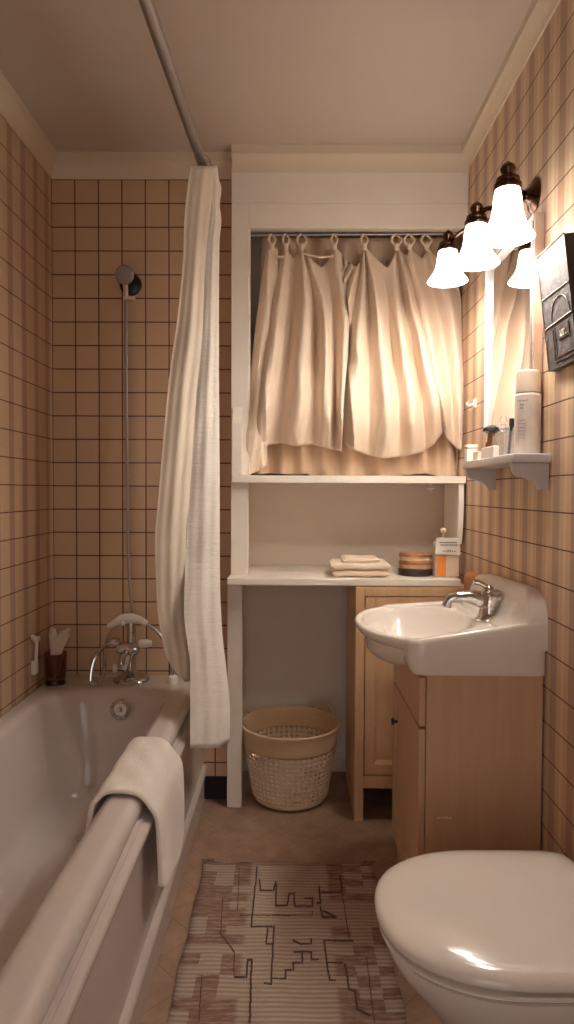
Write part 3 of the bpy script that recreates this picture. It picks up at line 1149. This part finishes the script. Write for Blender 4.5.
lines = [[(228, 58), (215, 185), (263, 185), (258, 308), (240, 305)], [(250, 190), (247, 222), (262, 222)], [(233, 85), (235, 108), (262, 108), (268, 88)],
         [(268, 95), (268, 140), (292, 140), (296, 115), (306, 115), (308, 142), (345, 142), (345, 125), (325, 125)],
         [(360, 100), (362, 135), (352, 135)], [(364, 112), (408, 112), (404, 75)], [(370, 152), (395, 165), (366, 165), (362, 140)],
         [(262, 296), (288, 296), (288, 277), (304, 277), (304, 262), (323, 262), (324, 238), (303, 238)], [(324, 238), (343, 240), (343, 256), (362, 256)],
         [(430, 215), (370, 215), (376, 262), (382, 300), (397, 300)], [(305, 215), (320, 222), (343, 222), (343, 208)], [(376, 262), (412, 262)],
         [(180, 292), (205, 292), (208, 256), (216, 256), (212, 391)], [(345, 161), (190, 161)], [(345, 161), (345, 150)],
         [(415, 266), (424, 320), (436, 322), (440, 360), (470, 375)], [(155, 125), (150, 200), (180, 240), (178, 290)], [(408, 112), (424, 210)], [(460, 250), (477, 391)],
         [(190, 60), (186, 150)], [(110, 290), (104, 390)]]
for L in lines:
    wd = .0024 if L[0] not in ((155, 125), (408, 112), (460, 250), (190, 60), (110, 290), (345, 161)) else .0011
    pts = [P2(*q) for q in L]
    for a, c in zip(pts, pts[1:]):
        if c.y < ry0 + .01 or a.y < ry0 + .01:
            continue
        d = (c - a).normalized(); s_ = Vector((-d.y, d.x, 0)) * wd; e = d * wd
        if abs((c - a).length) < 1e-5:
            continue
        nseg = max(1, int((c - a).length / .016))
        for k in range(nseg):      # broken stitches follow the ribs
            u0 = a + (c - a) * (k / nseg); u1 = a + (c - a) * ((k + .86) / nseg)
            jx = Vector((random.uniform(-.001, .001), random.uniform(-.001, .001), 0))
            b.add([u0 - s_ + jx - e, u1 - s_ + jx, u1 + s_ + jx, u0 + s_ + jx - e], [(0, 1, 2, 3)], 1)
o = b.build('bath_rug', [M['rug'], M['rugline']], origin=(0, 1.6, 0), smooth=70)
md = o.modifiers.new('thickness', 'SOLIDIFY'); md.thickness = .005; md.offset = 0
tag(o, 'worn ribbed brown and cream rug with stepped zigzag lines on the floor', 'rug')
b = B()
for s_, x0 in ((1, rx0), (-1, rx1)):
    for k in range(7):
        x = x0 + s_ * k * .004
        b.tube([(x, ry1 - .004, .009), (x + random.uniform(-.01, .01), ry1 + .012, .012), (x + random.uniform(-.018, .018), ry1 + random.uniform(.012, .03), .004)], .0012, 5, smooth=3)
for k in range(60):
    x = rx0 + .01 + k * (rx1 - rx0 - .02) / 59
    b.tube([(x, ry1 - .002, .008), (x + random.uniform(-.003, .003), ry1 + random.uniform(.004, .010), .004)], .001, 4)
fr = b.build('fringe', M['rug'], o)
fr['kind'] = 'stuff'

# ================================================================== TUB MIXER with hand shower
mx_, my_ = -.655, 2.765
t = thing('bath_mixer_tap', 'chrome bath mixer with telephone style hand shower cradle on the tub end', 'tap', (mx_, my_, .5405))
B().lathe([(.072, 0), (.074, .006), (.070, .014), (.050, .026), (.030, .036), (.020, .046), (.017, .10), (.017, .20)], (mx_, my_, .5405), n=32).build('base', M['chrome'], t)
b = B()
b.lathe([(.020, -.045), (.026, -.035), (.028, 0), (.026, .035), (.020, .045)], (mx_ - .01, my_ - .01, .675), (1, 0, 0), 18)
b.tube([(mx_ - .01, my_ - .02, .665), (mx_ - .02, my_ - .06, .655), (mx_ - .022, my_ - .075, .625)], [.016, .014, .013], 12, smooth=4)
b.build('spout', M['chrome'], t)
for dx_, dz_, ln in ((.055, .008, .05), (-.068, .012, .04)):
    B().lathe([(.014, 0), (.018, .006), (.017, ln * .7), (.011, ln), (.002, ln + .003)], (mx_ + dx_ * .65, my_ - .012, .688 + dz_), (1 if dx_ > 0 else -1, -.15, .1), 14).build('handle', M['whiteplastic'] if dx_ > 0 else M['chrome'], t)
B().tube([(mx_ - .005, my_ - .04, .655), (mx_ - .012, my_ - .05, .625), (mx_ - .018, my_ - .052, .60)], [.010, .012, .009], 10, smooth=3).sphere((mx_ - .055, my_ - .05, .605), .013, 12, sc=(.8, .8, 1.4)).build('lever', M['whiteplastic'], t)
# hand shower lying in its cradle
hs = thing('hand_shower', 'white and chrome hand shower resting on top of the bath mixer', 'hand shower', (mx_, my_ - .005, .74))
B().tube([(mx_ - .095, my_, .762), (mx_ - .055, my_, .785), (mx_ - .02, my_, .795), (mx_ + .03, my_, .792), (mx_ + .062, my_, .775)], [.010, .016, .022, .022, .015, .012], 14, smooth=5).sphere((mx_ - .03, my_ - .018, .78), .010, 10).build('grip', M['whiteplastic'], hs)
B().tube([(mx_, my_, .742), (mx_, my_, .78)], .018, 16).build('cradle', M['chrome'], t)
b = B()
b.tube([(mx_ + .06, my_, .775), (mx_ + .105, my_ - .004, .745), (mx_ + .145, my_ - .01, .69), (mx_ + .168, my_ - .02, .61), (mx_ + .175, my_ - .03, .565)], .0065, 10, smooth=8)
b.build('hose', M['steel'], hs)
B().lathe([(.020, 0), (.022, .004), (.019, .028), (.010, .034)], (mx_ + .176, my_ - .03, .5405), n=16).build('hose_end', M['whiteplastic'], hs)
b = B()
b.tube([(mx_ - .055, my_ - .012, .705), (mx_ - .10, my_ - .03, .69), (mx_ - .135, my_ - .06, .64), (mx_ - .145, my_ - .075, .57), (mx_ - .135, my_ - .08, .5495), (mx_ - .11, my_ - .07, .553), (mx_ - .095, my_ - .05, .61), (mx_ - .10, my_ - .02, .70), (mx_ - .06, my_ - .005, .765), (mx_ - .03, my_, .785)], [.0075, .008, .008, .008, .0075, .0065, .006, .006, .006], 10, smooth=8)
b.build('hose', M['chrome'], t)

# wall shower: head, black disc, riser hose
t = thing('wall_shower', 'round shower head clipped to a black disc high on the back wall', 'shower', at(130, 282, YB))
p = at(131, 285, YB)
B().lathe([(.044, 0), (.046, .004), (.045, .012), (.036, .018), (.002, .020)], (p.x, YB, p.z), (0, -1, 0), 32).build('wall_disc', M['black'], t)['label'] = 'black suction disc'
p = at(125.5, 275, YB - .06)
b = B()
b.lathe([(.018, -.012), (.030, -.006), (.038, .004), (.039, .014), (.034, .020), (.002, .022)], p, (-.15, -1, -.25), 30)
b.build('shower_head', M['steel'], t)
p1 = at(125.5, 283, YB - .05); p2 = at(126, 297, YB - .035)
B().tube([p + Vector((0, .01, 0)), p1, p2], [.012, .011, .010], 12, smooth=4).build('handle', M['cream'], t)
B().box(p2.x - .010, p2.x + .035, YB - .045, YB - .015, p2.z - .012, p2.z + .002, .003).box(p2.x + .008, p2.x + .026, YB - .02, YB, p2.z - .010, p2.z, .001).build('clip', M['cream'], t)
p3 = at(126.5, 420, YB - .030); p4 = at(128.5, 560, YB - .045); p5 = Vector((mx_ + .004, my_ + .012, .80)); p6 = Vector((mx_, my_ + .006, .79))
b = B().tube([p2, p3, p4, p5, p6], .0062, 10, smooth=12)
p2b = p2 + Vector((.012, .006, 0))
b.build('hose', M['steel'], t)

# ================================================================== TUB CORNER ITEMS
cc = atz(49, 687, .5405)
cc.x = max(cc.x, XL + .055)
cupx, cupy = cc.x, cc.y + .05
t = thing('toiletry_cup', 'brown glass cup with a dark foot in the tub corner', 'cup', (cupx, cupy, .5405))
B().lathe([(.001, .018), (.034, .018), (.040, .026), (.045, .125), (.042, .125), (.037, .030), (.001, .026)], (cupx, cupy, .5405), n=28, cap0=True).build('glass', M['amber'], t)
B().lathe([(.038, 0), (.040, .003), (.037, .017), (.001, .0178)], (cupx, cupy, .5405), n=28).build('foot', M['black'], t)
t = thing('bath_pouf', 'ruffled cream bath pouf sticking out of the brown cup', 'bath pouf', (cupx, cupy, .567))
b = B()
for k in range(9):
    a = k * 2.4; q = k / 9
    b.tube([(cupx + .006 * cos(a), cupy + .006 * sin(a), .569), (cupx + .012 * cos(a), cupy + .012 * sin(a), .64), (cupx + .010 + .022 * cos(a), cupy + .022 * sin(a), .70 + .04 * random.random()), (cupx + .02 + .036 * cos(a), cupy + .03 * sin(a), .735 + .05 * random.random())], [.004, .007, .013, .004], 7, smooth=4)
b.build('ruffles', M['liner'], t)
# razor holder on the left wall
pz = atz(34, 678, .60)
hy = XL + .0
q = ray(35, 660); tt = (XL + .012) / q.x; w0 = Vector((XL + .012, q.y * tt, CH + q.z * tt))
t = thing('wall_razor', 'white razor in a small white holder on the left wall above the tub', 'razor', w0)
B().box(XL + .0005, XL + .020, w0.y - .018, w0.y + .018, w0.z - .055, w0.z, .005).build('holder', M['whiteplastic'], t)
B().tube([(XL + .014, w0.y, w0.z - .02), (XL + .018, w0.y, w0.z + .04), (XL + .020, w0.y - .004, w0.z + .075)], .006, 10, smooth=4).build('handle', M['whiteplastic'], t)
B().prism([(w0.y - .045, w0.z + .098), (w0.y - .035, w0.z + .105), (w0.y + .003, w0.z + .082), (w0.y + .022, w0.z + .088), (w0.y + .020, w0.z + .070), (w0.y - .012, w0.z + .068)], 'x', XL + .012, XL + .026, .002).build('head', M['whiteplastic'], t)

# ================================================================== ITEMS ON LOWER SHELF
# folded towel: a cloth folded over itself three times
b = B()


def slab(x0, x1, y0, y1, z0, z1, r, tilt=0.0):
    rs_ = []
    n_ = 16
    for i in range(n_ + 1):
        x = x0 + (x1 - x0) * i / n_
        e = min(x - x0, x1 - x)
        hh = (z1 - z0) / 2
        k = sqrt(max(0.0, 1 - (1 - min(1, e / hh)) ** 2)) if e < hh else 1
        k = max(k, .08)
        zc_ = (z0 + z1) / 2 + tilt * (x - x0) + .0015 * sin(x * 60)
        ring = []
        for a in range(24):
            th = 2 * pi * a / 24
            cy_, sz_ = cos(th), sin(th)
            ring.append(Vector((x, (y0 + y1) / 2 + (y1 - y0) / 2 * (abs(cy_) ** .25) * (1 if cy_ > 0 else -1), zc_ + hh * k * (abs(sz_) ** .6) * (1 if sz_ > 0 else -1))))
        rs_.append(ring)
    b.rings(rs_)


slab(.160, .392, 2.735, 2.93, .974, 1.004, .01)
slab(.157, .400, 2.728, 2.93, 1.002, 1.034, .01)
slab(.205, .355, 2.738, 2.92, 1.030, 1.049, .01)
tag(b.build('folded_towel', M['towel2'], origin=(.28, 2.83, .973)), 'folded cream towel lying on the lower alcove shelf', 'towel')

# stack of three round boxes
sx_, sy_ = .513, 2.84


def tin(name, z0, h, r, mats, label):
    o_ = thing(name, label, 'box', (sx_, sy_, z0), 'round boxes stacked on the alcove shelf')
    B().lathe([(r - .004, 0), (r, .003), (r, h * .55), (r - .001, h * .58)], (sx_, sy_, z0), n=36).build('base', mats[0], o_)
    B().lathe([(r + .0015, h * .58), (r + .0018, h - .004), (r - .003, h), (.001, h + .0)], (sx_, sy_, z0), n=36).build('lid', mats[1], o_)
    return o_


br = plain('brown_lacquer', srgb(168, 118, 82), .35, tone=.35, tscale=30)
tn = plain('tan_lacquer', srgb(206, 168, 122), .35, tone=.2, tscale=30)
dk = plain('dark_lacquer', srgb(62, 48, 44), .3)
rd = plain('cream_pattern_lacquer', srgb(218, 184, 150), .35, tone=.25, tscale=40)
tin('round_box', .9725, .028, .070, (dk, dk), 'dark brown round box at the bottom of the small stack')
tin('round_box', .9725 + .0285, .032, .067, (tn, br), 'tan round box in the middle of the small stack')
tin('round_box', .9725 + .061, .031, .066, (rd, br), 'brown and cream round box on top of the small stack')

# pump bottle
px_, py_ = .628, 2.79
t = thing('soap_pump_bottle', 'square soap pump bottle with white label and orange liquid on the shelf', 'bottle', (px_, py_, .9725))
b = B()
b.box(px_ - .050, px_ + .050, py_ - .028, py_ + .028, .9727, 1.115, .008, 3)
b.build('container', M['cream'], t)
B().box(px_ - .044, px_ - .006, py_ - .0295, py_ - .0283, .978, 1.062, 0).build('liquid_window', M['orange'], t)['label'] = 'orange liquid window'
b = B().prism([(px_ - .050, 1.068), (px_ + .052, 1.062), (px_ + .046, 1.132), (px_ - .046, 1.132)], 'y', py_ - .033, py_ - .0297, .001)
lb = b.build('label', M['whiteplastic'], t)
B().box(px_ - .034, px_ + .036, py_ - .0338, py_ - .0328, 1.112, 1.116).build('print_line', M['ink'], lb)
B().box(px_ - .030, px_ + .040, py_ - .0338, py_ - .0328, 1.102, 1.106).build('print_line', M['ink'], lb)
b = B()
for k in range(6):
    b.box(px_ - .020 + k * .009, px_ - .014 + k * .009, py_ - .0338, py_ - .0328, 1.077, 1.081 + .003 * (k in (2, 3)))
b.build('print', M['ink'], lb)
B().lathe([(.012, 0), (.012, .016), (.005, .018), (.005, .036), (.011, .038), (.012, .050), (.006, .056)], (px_ - .012, py_, 1.1155), n=16).tube([(px_ - .012, py_, 1.162), (px_ - .012, py_ - .03, 1.162), (px_ - .012, py_ - .036, 1.154)], .004, 8).build('pump', M['cream'], t)

# ================================================================== MIRROR
t = thing('wall_mirror', 'tall wall mirror in a thin pale frame above the small white shelf', 'mirror', (.69, 2.21, 1.47))
mx0 = .674
my0, my1, mz0, mz1 = 1.945, 2.43, 1.52, 2.105
b = B()
fw = .014
b.box(mx0, XR - .0008, my1 - fw, my1, mz0, mz1, .003)
b.box(mx0, XR - .0008, my0 + fw, my1 - fw, mz1 - fw, mz1, .003)
b.box(mx0, XR - .0008, my0 + fw, my1 - fw, mz0, mz0 + fw * .5, .003)
b.build('frame', M['white2'], t)
b = B()
b.box(mx0 + .003, XR - .0008, my0, my0 + fw, mz0, mz1, .003)
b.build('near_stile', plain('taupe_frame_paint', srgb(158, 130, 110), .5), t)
B().box(mx0 + .001, mx0 + .006, my0 + fw + .001, my0 + fw + .012, mz0 + .013, mz1 - .02, .001).build('metal_edge', M['steel'], t)
B().box(XR - .019, XR - .015, my0 + fw, my1 - fw, mz0 + fw * .5, mz1 - fw).build('glass', M['mirror'], t, smooth=0)

# ================================================================== SMALL WALL SHELF
t = thing('bracket_shelf', 'small white wall shelf on scrolled brackets below the mirror', 'shelf', (.655, 2.14, 1.4))
B().box(.600, XR - .0008, 1.868, 2.43, 1.399, 1.424, .004).build('shelf_board', M['white2'], t)
pr = [(XR - .001, 1.3985), (.602, 1.3985), (.602, 1.388), (.606, 1.376), (.614, 1.366), (.628, 1.361), (.646, 1.356), (.660, 1.350), (.670, 1.343), (.676, 1.334), (.680, 1.326), (XR - .001, 1.326)]
for y in (1.885, 2.375):
    B().prism(pr, 'y', y, y + .018, .002).build('bracket', M['white2'], t)

SZ = 1.4245
# spray can
t = thing('spray_can', 'tall white can with tan cap at the near end of the wall shelf', 'can', (.6655, 1.95, SZ))
B().lathe([(.033, 0), (.0355, .003), (.0355, .164), (.034, .170), (.030, .174)], (.6655, 1.95, SZ), n=32).build('body', plain('pale_can_print', srgb(226, 212, 200), .4, tone=.1, tscale=30), t)
B().lathe([(.0335, 0), (.0335, .052), (.031, .060), (.024, .063), (.001, .063)], (.6655, 1.95, SZ + .1745), n=32).build('cap', M['cream'], t)
b = B()
for k, (zz, w) in enumerate([(.150, .9), (.138, .35), (.128, .3), (.095, .6), (.085, .75), (.075, .7), (.065, .72), (.055, .6), (.045, .5)]):
    n_ = 10
    a0 = radians(225) - w * .5; r_ = .0359
    rws = []
    for j in range(n_ + 1):
        a = a0 + w * j / n_
        rws.append([Vector((.6655 + r_ * cos(a), 1.95 + r_ * sin(a), SZ + zz + d_)) for d_ in ((0, .003) if k not in (1, 2) else (0, .006))])
    B().grid(rws).build('print_line', M['faint'], t, solid=.0003)
# amber bottle with black cap
x_, y_ = .648, 2.24
t = thing('perfume_bottle', 'small amber bottle with wide black cap on the wall shelf', 'bottle', (x_, y_, SZ))
B().lathe([(.016, 0), (.019, .003), (.019, .050), (.014, .060), (.011, .086)], (x_, y_, SZ), n=20).build('body', M['amber'], t)
B().lathe([(.018, 0), (.029, .005), (.026, .016), (.012, .024), (.001, .026)], (x_, y_, SZ + .0865), n=8).build('cap', M['black'], t)
x_, y_ = .662, 2.16
t = thing('glass_decanter', 'round clear glass bottle with stopper standing below the mirror', 'bottle', (x_, y_, SZ))
B().lathe([(.020, 0), (.030, .010), (.036, .040), (.033, .065), (.018, .085), (.009, .092), (.009, .105), (.012, .108)], (x_, y_, SZ), n=24).build('body', M['glass'], t)
B().sphere((x_, y_, SZ + .121), .0125, 12).build('stopper', M['glass'], t)
x_, y_ = .648, 2.055
t = thing('glass_tumbler', 'clear glass tumbler beside the tall white can', 'glass', (x_, y_, SZ))
B().lathe([(.001, .0), (.022, 0), (.025, .004), (.028, .075), (.0255, .075), (.0225, .008), (.001, .007)], (x_, y_, SZ), n=24, cap0=False, cap1=False).build('tumbler', M['glass'], t)
t = B().tube([(x_ + .0, y_ + .005, SZ + .009), (x_ + .012, y_ + .016, SZ + .105)], .0045, 8).tube([(x_ + .012, y_ + .016, SZ + .09), (x_ + .014, y_ + .018, SZ + .115)], .0085, 8)
tag(t.build('makeup_brush', M['black'], origin=(x_, y_, SZ)), 'short black brush standing in the clear tumbler', 'brush')
# jars and packets
x_, y_ = .622, 2.395
t = thing('cream_jar', 'small white square jar at the far end of the wall shelf', 'jar', (x_, y_, SZ))
B().box(x_ - .019, x_ + .019, y_ - .018, y_ + .018, SZ, SZ + .045, .004).build('body', M['whiteplastic'], t)
B().box(x_ - .020, x_ + .020, y_ - .019, y_ + .019, SZ + .0455, SZ + .058, .004).build('lid', M['whiteplastic'], t)
t = B().box(.615, .650, 2.285, 2.345, SZ, SZ + .030, .003)
tag(t.build('soap_packet', M['cream'], origin=(.63, 2.31, SZ)), 'flat cream packet lying next to the small square jar', 'packet')
t = B().box(.606, .626, 2.08, 2.21, SZ, SZ + .035, .004)
tag(t.build('white_carton', M['whiteplastic'], origin=(.616, 2.15, SZ)), 'long white carton along the front edge of the wall shelf', 'carton')
# clear hook on the wall
q = ray(472, 404); tt = (XR - .014) / q.x; w0 = Vector((XR - .014, q.y * tt, CH + q.z * tt))
t = B().box(XR - .006, XR - .0006, w0.y - .018, w0.y + .018, w0.z - .015, w0.z + .02, .002).tube([(XR - .006, w0.y, w0.z), (XR - .028, w0.y, w0.z - .006), (XR - .034, w0.y, w0.z + .008)], .005, 8, smooth=4)
tag(t.build('wall_hook', M['whiteplastic'], origin=w0), 'small pale hook on the striped tiles left of the mirror', 'hook')

# ================================================================== TILTED METAL WALL BOX
t = thing('wall_plaque_box', 'tilted engraved pewter wall box with small white letters beside the mirror', 'wall box', (.69, 1.765, 1.64))
wy0, wy1, wz0, wz1 = 1.674, 1.855, 1.642, 1.945
xt, xb = .652, .690


def fxz(z_):
    return xb + (xt - xb) * (z_ - wz0) / (wz1 - wz0)


B().prism([(XR - .0008, wz0), (xb + .003, wz0), (xt + .003, wz1), (XR - .0008, wz1 + .006)], 'y', wy0 + .002, wy1 - .002, .0015).build('case', M['pewterdark'], t)
dirv = Vector((xt - xb, 0, wz1 - wz0)).normalized()
nrm = Vector((-(wz1 - wz0), 0, xt - xb)).normalized()


def fpt(u, v, h=0.0):
    """u 0..1 from far to near, v 0..1 from bottom to top, h above the face"""
    y = wy1 + (wy0 - wy1) * u
    z_ = wz0 + (wz1 - wz0) * v
    return Vector((fxz(z_), y, z_)) + nrm * h


def fplate(u0, u1, v0, v1, h0, h1, nm, mat, par):
    b_ = B()
    a = [fpt(u, v, h0) for u, v in ((u0, v0), (u1, v0), (u1, v1), (u0, v1))]
    c = [fpt(u, v, h1) for u, v in ((u0, v0), (u1, v0), (u1, v1), (u0, v1))]
    b_.rings([a, c])
    return b_.build(nm, mat, par, smooth=0)


face = fplate(0, 1, 0, 1, -.0025, .0, 'front_plate', M['pewter'], t)
for v in (.385, .62):
    b_ = B().tube([fpt(.03, v - .02 if v < .5 else v, .001), fpt(.99, v, .001)], .0016, 6)
    b_.build('ridge', M['pewterlight'], face)
B().tube([fpt(0, 1, .001), fpt(1, 1, .001)], .002, 6).tube([fpt(0, 1, .001), fpt(0, 0, .001)], .0014, 6).build('edge_bead', M['pewterlight'], face)
pts = [fpt(.30 + .32 * (1 - cos(pi * k / 12)) , .40 + .17 * sin(pi * k / 12), .001) for k in range(13)]
B().tube(pts, .0014, 6).build('arch', M['pewterlight'], face)
for (u0, u1, v0, v1) in ((.28, .30, .06, .36), (.28, .98, .05, .065), (.36, .375, .09, .34), (.36, .98, .085, .10)):
    fplate(u0, u1, v0, v1, .0, .0015, 'border', M['pewterdark'], face)
pq = fplate(.48, .86, .225, .325, .0, .002, 'nameplate', M['pewterdark'], face)
ang = math.atan2(xt - xb, wz1 - wz0)
R_ = Matrix((( 0, dirv.x, nrm.x), (-1, dirv.y, nrm.y), (0, dirv.z, nrm.z)))
text_obj('ur.', .036, M['whiteplastic'], 'lettering', pq, fpt(.66, .272, .0026), R_.to_euler())

# ================================================================== VANITY LIGHT
t = thing('wall_light', 'three-armed brass wall light with glowing white bell shades above the mirror', 'lamp', (XR, 2.02, 2.20))
SH = [(at(447.5, 283, 2.44)), (at(476, 265.5, 2.13)), (at(507, 240, 1.83))]
cent = []
for k, p in enumerate(SH):
    cent.append(Vector((p.x, p.y, p.z + .004)))
b = B()
b.lathe([(.048, 0), (.050, .004), (.044, .010), (.026, .016), (.018, .026), (.016, .030)], (XR - .0008, 2.03, 2.185), (-1, 0, 0), 28)
b.build('backplate', M['brass'], t)
tops = [c + Vector((0, 0, (.122, .132, .142)[i])) for i, c in enumerate(cent)]
b = B()
hub = Vector((XR - .045, 2.03, 2.185))
b.tube([Vector((XR - .02, 2.03, 2.185)), hub], .012, 12)
for k, c in enumerate(tops):
    m1 = hub.lerp(c, .35) + Vector((0, 0, -.012)); m2 = hub.lerp(c, .75) + Vector((0, 0, .018))
    b.tube([hub, m1, m2, c + Vector((0, 0, .012))], .0075, 10, smooth=8)
b.sphere(hub, .018, 14)
b.build('arm', M['brass'], t)
for k, c in enumerate(cent):
    lamp = []
    fh = (.30, .62, 1.0)[k]      # the finials show less and less towards the far end
    HS = (.112, .122, .132)[k] / .132
    prof0 = [(.034, .126), (.037, .132), (.036, .142), (.030, .148), (.032, .152), (.030, .162), (.020, .170), (.014, .174), (.018, .182), (.021, .192), (.017, .204), (.006, .214), (.001, .220)]
    prof0 = [(r_, h_ * HS if h_ <= .132 else .132 * HS + (h_ - .132) * .80) for r_, h_ in prof0]
    fit = B().lathe(prof0, c, n=24).build('socket', M['brass'], t)
    prof = [(.0735, 0), (.068, .010), (.058, .024), (.050, .038), (.043, .056), (.039, .078), (.037, .100), (.034, .118), (.029, .132)]
    prof = [(r_ * .95, h_ * HS) for r_, h_ in prof]
    sh = B()
    sh.lathe(prof, c, n=40, cap0=False, cap1=False)
    o = sh.build('lamp_shade', M['shade'], t, solid=.003)
    B().sphere(c + Vector((0, 0, .062)), .026, 16, sc=(1, 1, 1.25)).build('bulb', M['bulb'], t)
    ld = bpy.data.lights.new('bulb_light', 'POINT')
    ld.energy = 3.6
    ld.color = (1, .93, .85)
    ld.shadow_soft_size = .028
    lo_ = bpy.data.objects.new('bulb_light', ld)
    lo_.location = c + Vector((0, 0, .010))
    COL.objects.link(lo_)

# ================================================================== WORLD, CAMERA, VIEW
w = bpy.data.worlds.new('World')
bpy.context.scene.world = w
w.use_nodes = True
w.node_tree.nodes['Background'].inputs[0].default_value = (.98, .93, .92, 1)
w.node_tree.nodes['Background'].inputs[1].default_value = .7

cam = bpy.data.cameras.new('camera')
co = bpy.data.objects.new('camera', cam)
COL.objects.link(co)
cam.sensor_fit = 'VERTICAL'
cam.sensor_height = 24
cam.lens = F / 1024 * 24
cam.clip_start = .02
mw = Matrix((
    (CR.x, CU.x, -_f.x, 0),
    (CR.y, CU.y, -_f.y, 0),
    (CR.z, CU.z, -_f.z, CH),
    (0, 0, 0, 1)))
co.matrix_world = mw
sc = bpy.context.scene
sc.camera = co
sc.view_settings.view_transform = 'Standard'
sc.view_settings.look = 'None'
sc.view_settings.gamma = 1
sc.view_settings.exposure = 0.97
sc.view_settings.use_curve_mapping = False
sc.cycles.max_bounces = 10
sc.cycles.diffuse_bounces = 6
sc.cycles.use_denoising = True
for nm in ('vanity_cabinet', 'wash_basin', 'basin_mixer_tap'):
    bpy.data.objects[nm].location.y -= .010
for o in bpy.data.objects:
    if '_w' in o:
        del o['_w']
